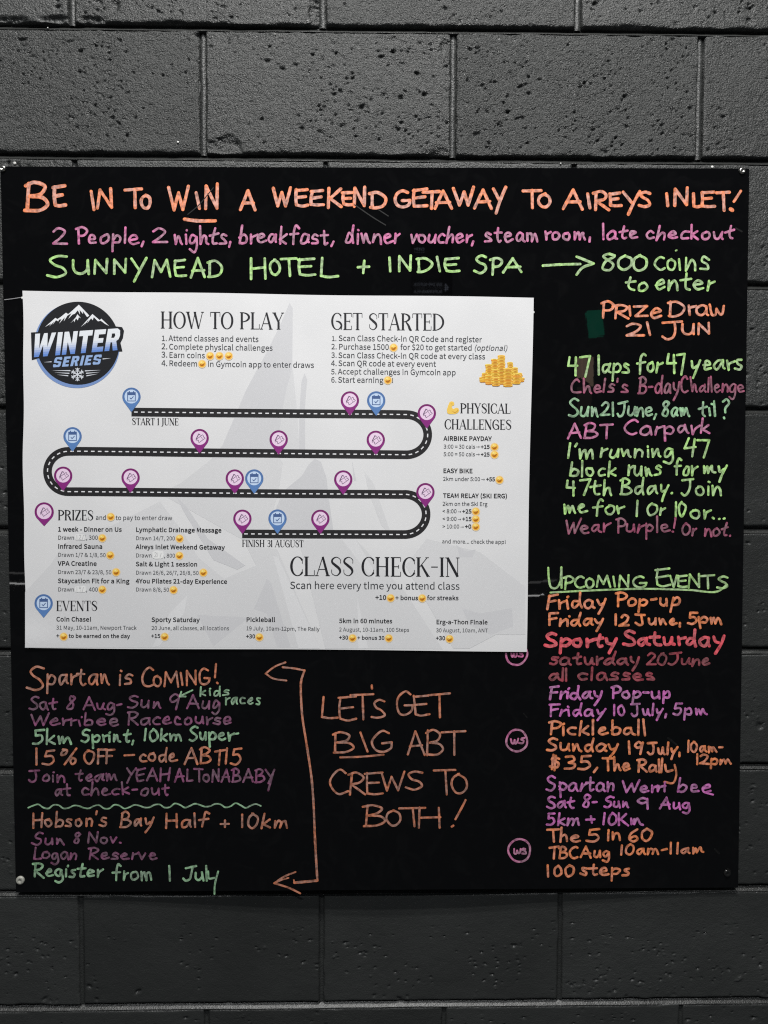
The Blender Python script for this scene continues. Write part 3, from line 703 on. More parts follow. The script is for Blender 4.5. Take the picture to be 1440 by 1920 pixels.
LW = 4.9
line('rust', 'orange race announcement line', B('S', [(50, 84, 1248, 1295)], 5.6) + [W('partan', 85, 205, 1284, 34, 5.2, yb2=1282), W('is', 221, 248, 1284, 33, 5.2)]
     + B('COMING', [(264, 289, 1250, 1290), (286, 304, 1265, 1288), (306, 336, 1257, 1289), (337, 344, 1260, 1286), (347, 369, 1256, 1286), (371, 394, 1252, 1285)], 5) + [('S', [(405, 1245), (403, 1270)], 5), ('S', [(407, 1280), (408, 1281)], 5)])
line('plum', 'plum race weekend line', [W('Sat', 53, 106, 1330, 23, LW), W('8', 123, 140, 1330, 25, LW), W('Aug-', 154, 231, 1330, 22, LW, gap=12), W('Sun', 237, 302, 1327, 22, LW), W('9', 313, 335, 1331, 28, LW), W('Aug', 350, 413, 1328, 24, LW)])
line('mint', 'small green note about kids races', [('S', [(361, 1294), (338, 1305)], 4), ('S', [(340, 1297), (337, 1306)], 4), ('S', [(337, 1306), (348, 1306)], 4), W('kids', 373, 429, 1304, 16, 4.2, gap=26), W('races', 420, 489, 1321, 23, 4.2, gap=24)])
line('plum', 'plum racecourse line', [W('Werribee', 55, 223, 1360, 22, LW), W('Racecourse', 237, 435, 1358, 23, LW)])
line('mint', 'mint green distances line', [W('5km', 58, 137, 1395, 27, 5.4), W('Sprint,', 149, 254, 1391, 24, 5.4), W('10km', 267, 342, 1389, 21, 5.4), W('Super', 352, 438, 1388, 25, 5.4), ('S', [(436, 1377), (447, 1375)], 4.5)])
line('rust', 'orange discount line', [W('15%', 62, 145, 1433, 28, 5.2), W('OFF', 154, 216, 1431, 27, 5.2), W('-', 230, 254, 1428, 24, 5), W('code', 259, 332, 1428, 26, 5.2), W('ABT15', 345, 451, 1432, 28, 5.2)])
line('plum', 'plum team line', [W('Join', 53, 122, 1466, 22, LW), W('team', 140, 221, 1464, 23, LW), W('YEAH', 233, 318, 1464, 23, LW), W('ALToNA', 326, 433, 1465, 23, LW), W('BABY', 433, 517, 1466, 23, LW), ('S', [(512, 1450), (503, 1482)], LW)])
line('plum', 'plum check-out line', [W('at', 101, 133, 1491, 22, LW), W('check-out', 151, 318, 1490, 22, LW)])
line('mint', 'wavy pale green divider', [('S', [(53+i*(436/46), 1511.5 + 3.6*math.cos(i*(436/46)*2*math.pi/37.5 + 0.6) + 1.5*math.sin(i*.13) + (0.9*math.sin(i*2.1))) for i in range(47)], 3.6)], name='wavy_divider')
line('rust', 'orange half marathon line', [W("Hobson's", 58, 200, 1551, 27, 5.2, yb2=1549), W('Bay', 223, 287, 1550, 27, 5.2), W('Half', 309, 391, 1551, 25, 5.2, yb2=1548), W('+', 412, 431, 1556, 26, 5), W('10km', 449, 541, 1552, 26, 5.2)])
line('plum', 'plum November date line', [W('Sun', 59, 121, 1583, 21, LW), W('8', 135, 151, 1582, 20, LW), W('Nov.', 162, 229, 1581, 20, LW)])
line('plum', 'plum reserve line', [W('Logan', 60, 145, 1611, 22, LW), W('Reserve', 163, 295, 1611, 21, LW)])
line('mint', 'green register line', [W('Register', 61, 193, 1644, 25, 5.4), W('from', 209, 287, 1650, 29, 5.2), W('1', 312, 322, 1650, 28, 5.2), W('Jul', 341, 390, 1650, 26, 5.2, gap=10), ('S', [(390, 1634), (392, 1647), (402, 1646)], 5), ('S', [(409, 1634), (403, 1658), (402, 1676)], 4.6)])

C5 = 5.2
line('rust', "large orange let's get", B('LETS', [(600, 635, 1304, 1349), (632, 669, 1304, 1352), (657, 700, 1300, 1350), (694, 723, 1310, 1349)], C5) + [('S', [(697, 1285), (697.5, 1291)], 5.5)]
     + B('GET', [(741, 775, 1296, 1342), (774, 806, 1302, 1343), (803, 844, 1299, 1346)], C5))
line('rust', 'large orange big ABT with an underline', B('BIG', [(621, 664, 1372, 1413), (674, 691, 1372, 1411), (695, 736, 1369, 1411)], C5) + [('S', [(638, 1420), (675, 1419), (719, 1415)], 4.8)]
     + B('ABT', [(761, 799, 1367, 1416), (796, 832, 1368, 1418), (827, 872, 1369, 1416)], C5))
line('rust', 'large orange crews to', B('CREWS', [(615, 652, 1442, 1490), (651, 685, 1448, 1491), (683, 719, 1446, 1491), (712, 760, 1446, 1484), (758, 794, 1444, 1481)], C5) + B('TO', [(814, 855, 1442, 1490), (843, 878, 1448, 1490)], C5))
line('rust', 'large orange both with an exclamation mark', B('BOTH', [(680, 723, 1508, 1551), (722, 753, 1517, 1550), (748, 797, 1512, 1551), (784, 826, 1512, 1553)], C5) + [('S', [(873, 1500), (866, 1514), (854, 1536)], C5), ('S', [(847, 1550), (850, 1548)], 5.5)])
line('rust', 'tall orange bracket with two arrowheads', [('S', [(535, 1242), (515, 1250), (498, 1263)], 4.6), ('S', [(498, 1263), (512, 1272), (537, 1276)], 4.2), ('S', [(530, 1251), (550, 1253), (571, 1257)], 4.8),
     ('S', [(571, 1257), (565, 1275), (564, 1290), (567, 1345), (574, 1390), (584, 1458), (588, 1510), (590, 1560), (592, 1600), (595, 1650)], 5.4),
     ('S', [(595, 1651), (575, 1653), (552, 1655)], 6.5), ('S', [(552, 1655), (551, 1650)], 4), ('S', [(554, 1635), (534, 1643), (514, 1656)], 4.4), ('S', [(541, 1646), (528, 1650), (515, 1656)], 3.4), ('S', [(514, 1656), (540, 1664), (563, 1675)], 4.6)], name='arrow_bracket')
for st in [('S', [(352, 402), (372, 385), (400, 352)], 2.2), ('S', [(665, 384), (700, 408), (723, 422)], 2.6), ('S', [(705, 390), (728, 405)], 2.4), ('S', [(982, 1338), (988, 1345)], 3), ('S', [(1253, 1384), (1268, 1396)], 5),
     ('S', [(1364, 1628), (1370, 1633)], 3), ('S', [(1340, 1592), (1348, 1600)], 5), ('S', [(1380, 428), (1391, 434)], 4)]:
    line('faint_grey', 'faint mark', [st], name='faint_mark')  # thin grey diagonals along the headline, small wiped smears elsewhere

FONT = {'!': (57, '23 39 34 39 36 113 36 131 20 131 20 113|28 -2 34 -1 38 3 40 10 38 16 34 21 28 22 22 21 18 16 17 10 18 3 22 -1'),
'$': (97, '44 -22 55 -22 55 -2 71 4 82 16 85 32 71 61 45 75 31 95 33 105 40 111 50 114 60 112 67 109 74 103 83 112 75 119 66 124 55 127 55 146 44 146 44 127 29 121 19 110 15 94 29 68 56 53 70 31 67 20 60 14 48 11 37 13 27 17 18 24 10 13 20 6 31 1 44 -2'),
'&': (119, '45 -2 59 0 72 5 82 12 93 6 102 1 112 -2 116 11 92 23 101 37 109 53 114 69 100 69 95 55 89 43 82 31 70 42 59 54 49 67 63 78 74 90 78 105 75 119 66 127 53 131 37 127 27 116 23 100 24 91 27 81 32 70 19 61 10 49 6 33 11 15 25 2|72 21 64 15 56 12 47 11 34 13 25 22 22 34 24 43 30 52 38 59 48 46 59 33|43 78 37 101 39 110 44 117 53 119 60 117 64 112 65 105 62 95 54 86'),
'(': (59, '42 -34 52 -30 39 -4 32 25 29 54 32 84 39 112 52 139 42 143 28 116 19 87 16 54 19 22 28 -7'),
')': (59, '17 -34 31 -7 40 22 43 54 40 87 31 116 17 143 7 139 20 112 27 84 30 54 27 25 20 -4 7 -30'),
'+': (97, '42 20 55 20 55 59 91 59 91 71 55 71 55 109 42 109 42 71 7 71 7 59 42 59'),
',': (49, '13 -33 27 -25 36 -12 39 3 37 13 32 20 25 22 19 21 15 17 13 11 15 5 19 1 25 0 27 0 25 -10 19 -18 9 -24'),
'-': (61, '8 43 53 43 53 55 8 55'),
'.': (49, '24 -2 30 -1 34 3 36 10 34 16 30 21 24 22 18 21 14 16 13 10 14 3 18 -1'),
'/': (69, '2 -31 14 -31 66 139 54 139'),
'0': (97, '49 -2 70 5 84 27 89 65 84 101 70 123 49 131 27 123 14 101 9 65 14 27 27 5|49 11 36 16 27 34 24 65 27 95 36 112 49 118 61 112 70 95 73 65 70 34 61 16'),
'1': (97, '15 0 86 0 86 13 60 13 60 128 48 128 21 119 21 109 44 109 44 13 15 13'),
'2': (97, '8 0 88 0 88 14 53 14 32 13 58 40 76 67 82 93 78 113 65 126 45 131 30 128 18 122 7 112 16 103 24 110 33 116 43 118 56 114 64 105 67 92 60 69 41 42 8 9'),
'3': (97, '46 -2 67 2 82 15 87 34 84 50 74 61 60 67 60 68 72 74 80 85 83 99 78 116 65 127 46 131 32 129 20 123 10 115 18 105 26 112 35 116 45 118 57 115 64 108 67 97 63 85 52 76 31 73 31 61 55 57 67 48 71 35 68 22 59 14 45 11 32 13 22 18 13 26 5 15 15 7 28 0'),
'4': (97, '60 0 75 0 75 35 92 35 92 48 75 48 75 128 57 128 4 46 4 35 60 35|60 48 20 48 49 92 60 111 60 88'),
'5': (97, '46 -2 66 3 82 18 88 42 83 65 69 78 49 83 30 78 33 115 82 115 82 128 19 128 15 68 24 63 45 71 59 67 68 57 72 41 68 25 58 15 44 11 31 13 21 18 13 25 5 15 15 6 28 0'),
'6': (97, '53 -2 71 3 84 18 90 39 85 62 73 75 54 80 44 78 34 73 25 64 30 96 42 113 58 117 66 116 73 113 78 108 87 117 79 124 69 129 57 131 34 124 17 102 10 61 15 26 31 5|25 51 34 61 43 66 51 68 64 64 72 54 74 39 71 24 64 14 53 10 39 15 30 29'),
'7': (97, '35 0 51 0 55 45 66 82 89 119 89 128 9 128 9 115 71 115 51 80 39 44'),
'8': (97, '49 -2 70 2 84 14 89 31 86 46 78 57 68 65 75 73 82 84 85 96 80 114 68 126 49 130 31 126 19 115 14 98 17 85 23 76 32 68 32 67 20 59 12 47 8 32 13 14 28 2|58 70 43 76 33 85 29 98 31 109 39 116 49 118 61 115 68 107 71 96 69 86 65 78|49 10 35 13 26 21 22 33 25 45 31 55 40 62 57 55 69 45 74 31 71 20 62 12'),
'9': (97, '41 -2 64 5 81 28 88 70 82 104 67 124 44 131 26 125 13 111 8 89 12 67 24 53 43 49 54 51 64 56 73 64 67 33 56 16 41 11 32 12 25 16 19 21 10 11 18 4 28 -1|72 78 64 68 55 62 46 61 33 64 25 74 23 89 26 104 33 115 45 118 59 114 68 100'),
':': (49, '24 68 30 70 34 74 36 81 34 87 30 91 24 93 18 91 14 87 13 81 14 74 18 70|24 -2 30 -1 34 3 36 10 34 16 30 21 24 22 18 21 14 16 13 10 14 3 18 -1'),
'<': (97, '91 26 91 40 49 55 23 65 49 75 91 91 91 104 7 71 7 59'),
'=': (97, '7 80 91 80 91 92 7 92|7 38 91 38 91 50 7 50'),
'>': (97, '7 26 91 59 91 71 7 104 7 91 48 75 74 65 48 55 7 40'),
'A': (106, '1 0 17 0 29 39 76 39 89 0 106 0 62 128 44 128|33 52 40 72 53 115 66 72 72 52'),
'B': (115, '18 0 58 0 84 4 101 17 107 38 104 53 95 63 81 68 81 69 91 75 98 85 100 97 94 115 79 125 56 128 18 128|34 74 34 116 54 116 70 114 80 107 84 95 81 84 71 76 53 74|34 13 34 61 56 61 75 59 87 51 91 38 87 24 75 16 56 13'),
'C': (112, '66 -2 81 0 94 6 105 16 96 26 88 19 78 14 67 12 45 18 32 37 27 65 32 92 46 110 67 116 77 115 86 111 93 104 102 115 93 123 81 128 67 131 38 123 18 100 10 64 18 28 37 6'),
'D': (120, '18 0 50 0 83 8 103 30 110 65 103 99 83 121 50 128 18 128|34 13 34 115 48 115 73 109 89 92 93 65 89 37 73 19 48 13'),
'E': (103, '18 0 93 0 93 14 34 14 34 61 82 61 82 74 34 74 34 115 92 115 92 128 18 128'),
'F': (97, '18 0 34 0 34 58 83 58 83 71 34 71 34 115 92 115 92 128 18 128'),
'G': (121, '68 -2 84 0 98 5 108 13 108 67 65 67 65 53 93 53 93 19 87 15 79 13 70 12 46 18 32 37 27 65 32 92 47 110 70 116 81 115 90 110 97 104 106 115 97 122 85 128 69 131 39 123 18 100 10 64 18 28 38 6'),
'H': (127, '18 0 34 0 34 61 94 61 94 0 110 0 110 128 94 128 94 75 34 75 34 128 18 128'),
'I': (51, '18 0 34 0 34 128 18 128'),
'J': (94, '41 -2 62 3 73 17 77 38 77 128 61 128 61 39 58 23 51 15 40 12 31 13 24 18 18 26 6 18 15 7 27 0'),
'K': (113, '18 0 34 0 34 41 56 67 94 0 112 0 66 80 106 128 88 128 34 64 34 128 18 128'),
'L': (95, '18 0 90 0 90 14 34 14 34 128 18 128'),
'M': (142, '18 0 32 0 32 71 30 109 31 109 41 80 65 13 76 13 100 80 111 109 112 109 109 71 109 0 124 0 124 128 105 128 81 60 72 33 71 33 62 60 37 128 18 128'),
'N': (127, '18 0 33 0 33 67 31 107 32 107 46 81 92 0 109 0 109 128 93 128 93 62 96 21 95 21 81 47 34 128 18 128'),
'O': (130, '65 -2 93 6 113 29 120 65 113 100 93 123 65 131 36 123 17 100 10 65 17 29 36 6|65 12 45 18 32 37 27 65 32 92 45 110 65 116 85 110 98 92 103 65 98 37 85 18'),
'P': (111, '18 0 34 0 34 51 55 51 80 55 96 68 102 91 96 113 79 125 54 128 18 128|34 64 34 115 52 115 71 113 82 105 86 91 83 76 72 67 53 64'),
'Q': (130, '65 11 45 18 32 36 27 65 32 92 45 110 65 116 85 110 98 92 103 65 98 36 85 18|104 -32 123 -29 119 -17 106 -19 93 -17 82 -11 74 -2 98 9 114 32 120 65 113 100 93 123 65 131 36 123 17 100 10 65 16 32 32 9 57 -2 67 -17 83 -28'),
'R': (111, '34 67 34 115 55 115 72 113 83 106 86 92 83 78 72 70 55 67|88 0 106 0 74 56 89 63 99 75 103 92 97 114 81 125 58 128 18 128 18 0 34 0 34 54 57 54'),
'S': (104, '53 -2 76 3 91 16 97 34 93 50 84 61 70 68 52 76 42 81 34 88 31 98 34 108 42 114 55 116 66 115 76 111 84 105 92 115 82 123 69 129 55 131 34 126 20 114 14 97 18 81 28 70 40 64 59 56 70 50 77 43 80 33 77 22 68 15 53 12 40 14 28 19 18 28 8 17 21 7 36 0'),
'T': (105, '44 0 61 0 61 115 99 115 99 128 5 128 5 115 44 115'),
'U': (126, '63 -2 87 3 103 20 109 53 109 128 94 128 94 53 90 28 79 16 63 12 48 16 37 28 33 53 33 128 17 128 17 53 23 20 40 3'),
'V': (101, '41 0 60 0 101 128 84 128 64 59 51 16 50 16 38 59 17 128 0 128'),
'W': (154, '32 0 51 0 70 77 77 107 84 77 103 0 123 0 149 128 134 128 120 58 113 17 112 17 103 58 85 128 70 128 52 58 43 17 42 17 35 58 21 128 5 128'),
'Y': (93, '38 0 54 0 54 50 93 128 76 128 60 92 47 64 46 64 34 92 17 128 0 128 38 50'),
'Z': (106, '9 0 97 0 97 14 29 14 96 119 96 128 15 128 15 115 77 115 9 10'),
'a': (99, '38 -2 49 0 60 4 70 11 71 0 85 0 85 58 81 79 71 93 52 98 37 96 24 91 14 85 20 74 29 79 38 83 49 84 61 81 67 72 69 60 36 54 16 42 10 25 14 10 24 1|43 11 34 12 28 17 26 26 30 37 43 44 69 50 69 23 60 16 51 12'),
'b': (108, '58 -2 78 4 93 21 99 49 95 75 82 91 61 98 51 96 41 91 32 84 32 101 32 139 16 139 16 0 29 0 30 10 31 10 40 3 49 -1|55 11 48 12 40 15 32 21 32 71 41 78 49 83 57 84 72 80 80 67 83 49 79 29 69 16'),
'c': (89, '54 -2 65 -1 75 3 84 10 77 20 71 16 63 12 55 11 40 16 29 28 26 47 29 67 40 79 55 84 74 76 82 86 75 92 66 96 55 98 32 92 16 75 9 47 15 21 31 4'),
'd': (109, '48 -2 59 0 69 4 77 11 78 11 79 0 92 0 92 139 76 139 76 103 77 86 69 92 60 96 50 98 30 91 15 74 9 47 14 20 28 4|52 11 38 16 29 28 26 48 29 67 39 79 53 84 61 83 69 80 76 74 76 24 68 17 60 13'),
'e': (97, '55 -2 67 -1 77 2 86 7 80 18 73 14 65 11 56 11 40 15 29 26 25 44 89 44 90 53 85 77 72 92 52 98 31 91 15 74 9 47 15 21 32 4|25 55 30 71 39 81 52 85 65 81 73 71 76 55'),
'f': (57, '6 82 19 82 19 0 35 0 35 82 55 82 55 95 35 95 35 110 36 120 41 127 48 129 59 126 62 139 46 142 31 138 22 127 19 110 19 95 6 94'),
'g': (99, '48 -44 74 -39 90 -27 96 -11 93 2 82 9 63 12 44 12 34 13 29 17 28 22 34 33 48 30 66 34 78 46 83 63 75 83 95 83 95 95 61 95 48 98 30 93 17 82 12 64 14 53 19 44 25 38 25 37 20 33 16 27 14 20 23 4 23 3 15 -3 11 -10 9 -18 14 -32 28 -41|48 41 38 44 31 52 28 64 31 76 38 83 48 86 58 83 66 76 68 64 65 52 58 44|50 -33 36 -31 26 -25 23 -16 33 0 45 -1 61 -1 72 -3 78 -6 81 -13 77 -23 66 -30'),
'h': (106, '16 0 32 0 32 69 41 77 49 82 58 84 68 81 74 73 76 58 76 0 92 0 92 60 89 81 79 93 63 98 51 95 41 90 32 82 32 101 32 139 16 139'),
'i': (48, '16 0 32 0 32 95 16 95|24 115 30 116 33 120 35 125 33 131 30 134 24 136 19 134 15 131 14 125 15 120 19 116'),
'k': (97, '16 0 32 0 32 25 50 46 78 0 95 0 59 57 91 95 73 95 33 45 32 45 32 139 16 139'),
'l': (50, '33 -2 42 -1 40 11 37 11 32 18 32 139 16 139 16 19 18 7 23 0'),
'm': (162, '16 0 32 0 32 69 41 77 49 82 56 84 66 81 72 73 74 58 74 0 90 0 90 69 98 77 106 82 114 84 124 81 129 73 131 58 131 0 147 0 147 60 144 81 135 93 119 98 107 95 97 89 87 79 82 89 73 95 61 98 50 95 40 89 31 81 29 95 16 95'),
'n': (107, '16 0 32 0 32 69 41 77 49 82 58 84 68 81 74 73 76 58 76 0 92 0 92 60 89 81 79 93 63 98 51 95 41 89 31 81 29 95 16 95'),
'o': (106, '53 -2 75 4 91 21 97 47 91 75 75 92 53 98 31 92 15 75 9 47 15 21 31 4|53 11 39 16 29 28 26 47 29 67 39 79 53 84 68 79 77 67 81 47 77 28 68 16'),
'p': (109, '16 -40 32 -40 32 -8 32 9 40 3 49 -1 58 -2 78 4 93 21 99 49 95 75 82 91 61 98 51 96 40 91 31 84 29 95 16 95|55 11 48 12 41 15 32 21 32 71 41 78 49 83 57 84 72 80 80 67 83 49 79 29 69 16'),
'r': (68, '16 0 32 0 32 61 39 74 48 81 56 83 65 82 68 95 58 98 48 95 39 88 31 78 29 95 16 95'),
's': (82, '41 -2 60 2 71 12 75 26 71 40 60 49 47 55 37 59 29 64 26 71 28 78 34 83 44 85 65 77 73 87 65 92 55 96 44 98 26 94 15 84 11 71 15 57 25 49 39 43 49 39 57 33 60 25 58 18 52 12 41 10 31 12 22 16 13 22 6 11 16 4 28 -1'),
't': (66, '46 -2 64 1 60 13 50 11 41 13 36 19 35 29 35 82 61 82 61 95 35 95 35 122 22 122 20 95 5 94 5 82 19 82 19 29 21 13 30 2'),
'u': (106, '44 -2 56 0 66 6 75 15 76 15 77 0 90 0 90 95 74 95 74 28 66 19 58 13 49 12 38 14 33 22 31 37 31 95 15 95 15 35 18 14 27 2'),
'v': (91, '37 0 55 0 89 95 73 95 55 41 46 13 37 41 19 95 2 95'),
'w': (140, '31 0 50 0 63 51 70 79 71 79 77 51 91 0 110 0 136 95 120 95 107 40 101 14 100 14 93 40 78 95 63 95 48 40 42 14 41 14 35 40 21 95 5 95'),
'x': (87, '3 0 19 0 32 22 42 39 43 39 53 22 67 0 85 0 53 48 82 95 65 95 54 74 45 58 44 58 35 74 22 95 5 95 34 50'),
'y': (91, '18 -41 34 -37 45 -25 53 -8 89 95 73 95 56 42 48 15 38 42 19 95 2 95 40 0 38 -7 33 -18 26 -25 17 -28 10 -26 6 -39'),
'z': (83, '6 0 78 0 78 13 26 13 77 86 77 95 12 95 12 82 56 82 6 9'),
'→': (175, '142 72 7 72 7 61 142 61 132 53 122 43 114 32 124 26 137 41 153 55 169 67 153 78 137 92 124 107 114 101 122 90 132 81'),
' ': (39, '')}

# ------------------------------------------------------------------ the poster
PCN = [(42, 545), (1000, 558), (987, 1221.5), (47, 1214.5)]
poster = empty('printed_poster', 'white printed poster with a winding road map taped on the black board', 'poster', (0.136, -0.009, -0.998))
U, V = np.meshgrid(np.linspace(0, 1, 121), np.linspace(0, 1, 81))
ax_, ay_ = quad_uv(PCN, U, V)
# hand-cut paper: the edges wander a little
ax_ = ax_ + np.where(U == 0, 1.2*np.sin(V*9)+0.8*np.sin(V*23), 0) + np.where(U == 1, 0.9*np.sin(V*7+1), 0)
ay_ = ay_ + np.where(V == 1, 0.8*np.sin(U*8), 0) + np.where(V == 0, 0.7*np.sin(U*13), 0)
slab('paper_sheet', ax_, ay_, surf_poster, 0.00025, 0.0, M_PAPER, poster)

def srgb(c): return np.array(lin(c))
DARK = srgb((38, 38, 42))*1.0; GREYT = srgb((64, 66, 70)); MIDT = srgb((66, 68, 72))

class Flat:
    """flat print: collects tessellated outlines (photograph pixels on the sheet) into ONE mesh"""
    def __init__(s): s.V = []; s.F = []; s.C = []; s.L = []
    def tris(s, pts, tri, col, lift=0.0):
        b = len(s.V); s.V += [tuple(p) for p in pts]; s.F += [(b+a, b+c, b+d) for a, c, d in tri]
        s.C += [tuple(col)]*len(pts) if np.ndim(col) == 1 else [tuple(c) for c in col]; s.L += [lift]*len(pts)
    def poly(s, loops, col, lift=0.0):
        if not isinstance(loops[0][0], (tuple, list, np.ndarray)): loops = [loops]
        tri = tessellate_polygon([[Vector((x, y, 0)) for x, y in lp] for lp in loops])
        flat = [q for lp in loops for q in lp]; s.tris(flat, tri, col, lift)
    def grad(s, pts, colfn, lift=0.0, n=1):
        tri = tessellate_polygon([[Vector((x, y, 0)) for x, y in pts]])
        s.tris(pts, tri, [colfn(*p) for p in pts], lift)
    def circle(s, cx, cy, r, col, lift=0.0, n=20, ry=None):
        s.poly([(cx+r*math.cos(2*math.pi*i/n), cy+(ry or r)*math.sin(2*math.pi*i/n)) for i in range(n)], col, lift)
    def pen(s, pts, w, col, lift=0.0, smooth=False):
        p = catmull(pts, step=1.5) if smooth else np.asarray(pts, float)
        if p.shape[1] == 3: ww = p[:, 2]/2; p = p[:, :2]
        else: ww = np.full(len(p), w/2)
        keep = [0]
        for i in range(1, len(p)):
            if np.hypot(*(p[i]-p[keep[-1]])) > 0.05: keep.append(i)
        p = p[keep]; ww = ww[keep]
        if len(p) < 2: return
        e = np.diff(p, axis=0); e /= np.hypot(e[:, 0], e[:, 1])[:, None]
        d = np.vstack([e[:1], e[:-1]+e[1:], e[-1:]]); d /= np.maximum(.3, np.hypot(d[:, 0], d[:, 1]))[:, None]
        # mitre
        k = np.ones(len(p)); k[1:-1] = 1/np.maximum(.5, (d[1:-1]*e[1:]).sum(1))
        nn = np.stack([-d[:, 1], d[:, 0]], 1)*(ww*k)[:, None]
        b = len(s.V); n = len(p)
        for i in range(n): s.V += [tuple(p[i]+nn[i]), tuple(p[i]-nn[i])]
        s.C += [tuple(col)]*(2*n); s.L += [lift]*(2*n)
        for i in range(n-1): a = b+2*i; s.F += [(a, a+1, a+3), (a, a+3, a+2)]
    def split(s, lim=14.0):
        """halve long edges so that big print follows the curl of the paper"""
        todo = list(s.F); out = []
        while todo:
            f = todo.pop(); best = 0
            for i in range(3):
                a, b = s.V[f[i]], s.V[f[(i+1) % 3]]; L = math.hypot(a[0]-b[0], a[1]-b[1])
                if L > best: best = L; bi = i
            if best <= lim: out.append(f); continue
            a, b, c = f[bi], f[(bi+1) % 3], f[(bi+2) % 3]
            s.V.append(((s.V[a][0]+s.V[b][0])/2, (s.V[a][1]+s.V[b][1])/2)); s.C.append(tuple((np.array(s.C[a])+np.array(s.C[b]))/2)); s.L.append((s.L[a]+s.L[b])/2)
            m_ = len(s.V)-1; todo += [(a, m_, c), (m_, b, c)]
        s.F = out
    def build(s, name, parent, base=0.0, label=None, surf=None, kind=None):
        s.split()
        V = np.array(s.V); P = (surf or surf_poster)(V[:, 0], V[:, 1], 8e-5+base+np.array(s.L))
        F = []
        for f in s.F:
            a, b, c = V[f[0]], V[f[1]], V[f[2]]
            cr = (b[0]-a[0])*(c[1]-a[1])-(b[1]-a[1])*(c[0]-a[0]); F.append(f if cr < 0 else f[::-1])
        return mesh_obj(name, P, F, M_PRINT, parent, label=label, colors=np.array(s.C), kind=kind)

_gc = {}
def glyph(ch, off):
    key = (ch, off)
    if key in _gc: return _gc[key]
    adv, data = FONT[ch]; loops = []
    for sp in data.split('|'):
        v = [float(q) for q in sp.split()]
        if len(v) < 6: continue
        p = np.array(v).reshape(-1, 2)
        if off:
            a = np.roll(p, 1, 0); b = np.roll(p, -1, 0)
            e1 = p-a; e2 = b-p; e1 /= np.maximum(1e-6, np.hypot(*e1.T))[:, None]; e2 /= np.maximum(1e-6, np.hypot(*e2.T))[:, None]
            n1 = np.stack([e1[:, 1], -e1[:, 0]], 1); n2 = np.stack([e2[:, 1], -e2[:, 0]], 1); n = n1+n2; L = np.maximum(.6, (n*n).sum(1)/2)
            p = p + off*n/L[:, None]*1.0
        loops.append(p)
    if loops:
        # outward sense: the largest loop decides
        big = max(loops, key=lambda q: np.ptp(q[:, 0])*np.ptp(q[:, 1]))
        ar = 0.5*np.sum(big[:, 0]*np.roll(big[:, 1], -1)-np.roll(big[:, 0], -1)*big[:, 1])
        if off and ar < 0 and off > 0: return glyph_flip(ch, off, key)
        tri = tessellate_polygon([[Vector((x, y, 0)) for x, y in lp] for lp in loops])
        _gc[key] = (adv, np.concatenate(loops), tri)
    else: _gc[key] = (adv, np.zeros((0, 2)), [])
    return _gc[key]
def glyph_flip(ch, off, key):
    r = glyph(ch, -off); _gc[key] = r; return r
def text(fl, s, x0, x1, y0, y1=None, col=GREYT, bold=0.0, italic=0.0, hk=1.0):
    if y1 is None: y1 = y0 + (x1-x0)*0.0045
    off = 0.9 + bold*4.0
    ex = bold*4
    adv = sum(FONT[c][0]+ex for c in s)
    # side bearings
    tot = adv - 14; k = (x1-x0)/tot; ky = k*hk*(0.96 if bold else 1.0); x = -7.0
    for c in s:
        a, pts, tri = glyph(c, off)
        if len(pts):
            X = x0+(x+ex/2+pts[:, 0]+pts[:, 1]*italic)*k; Y = y0+(y1-y0)*(X-x0)/(x1-x0)-pts[:, 1]*ky
            fl.tris(np.stack([X, Y], 1), tri, col)
        x += a+ex
def tline(parts, label=None, name='printed_line'):
    fl = Flat()
    for p in parts:
        o_ = p[-1] if isinstance(p[-1], dict) else {}
        text(fl, *[q for q in p if not isinstance(q, dict)], **o_)
    return fl.build(name, poster, 2.5e-4, label)
BD = dict(bold=1.0, col=DARK); SM = dict(col=MIDT)

# high-contrast narrow serif capitals: strokes of (x, y, pen width) on a cap height of 100
TH, HA = 11, 3.2
def stem(x, a=0, b=100): return [[(x, a, TH), (x, b, TH)]]
def ser(x, y, l=9, r=9): return [[(x-l, y, HA), (x+r, y, HA)]]
def st2(x): return stem(x)+ser(x, 1.5)+ser(x, 98.5)
def thin(x0, y0, x1, y1, w=HA): return [[(x0, y0, w), (x1, y1, w)]]
def bow(x, cx, y0, y1):   # right-hand bowl
    m_ = (y0+y1)/2; h = (y1-y0)/2
    return [[(x+(cx-x)*math.sin(t) if t < math.pi/2 else x+(cx-x)*math.sin(t), m_+h*math.cos(t), HA+(TH-HA)*math.sin(t)**2) for t in np.linspace(0, math.pi, 13)]]
def oval(cx, rx, a0=0, a1=360, n=29, ry=49):
    return [[(cx+rx*math.cos(math.radians(t)), 50+ry*math.sin(math.radians(t)), HA+(TH-HA)*abs(math.cos(math.radians(t)))**1.6) for t in np.linspace(a0, a1, n)]]
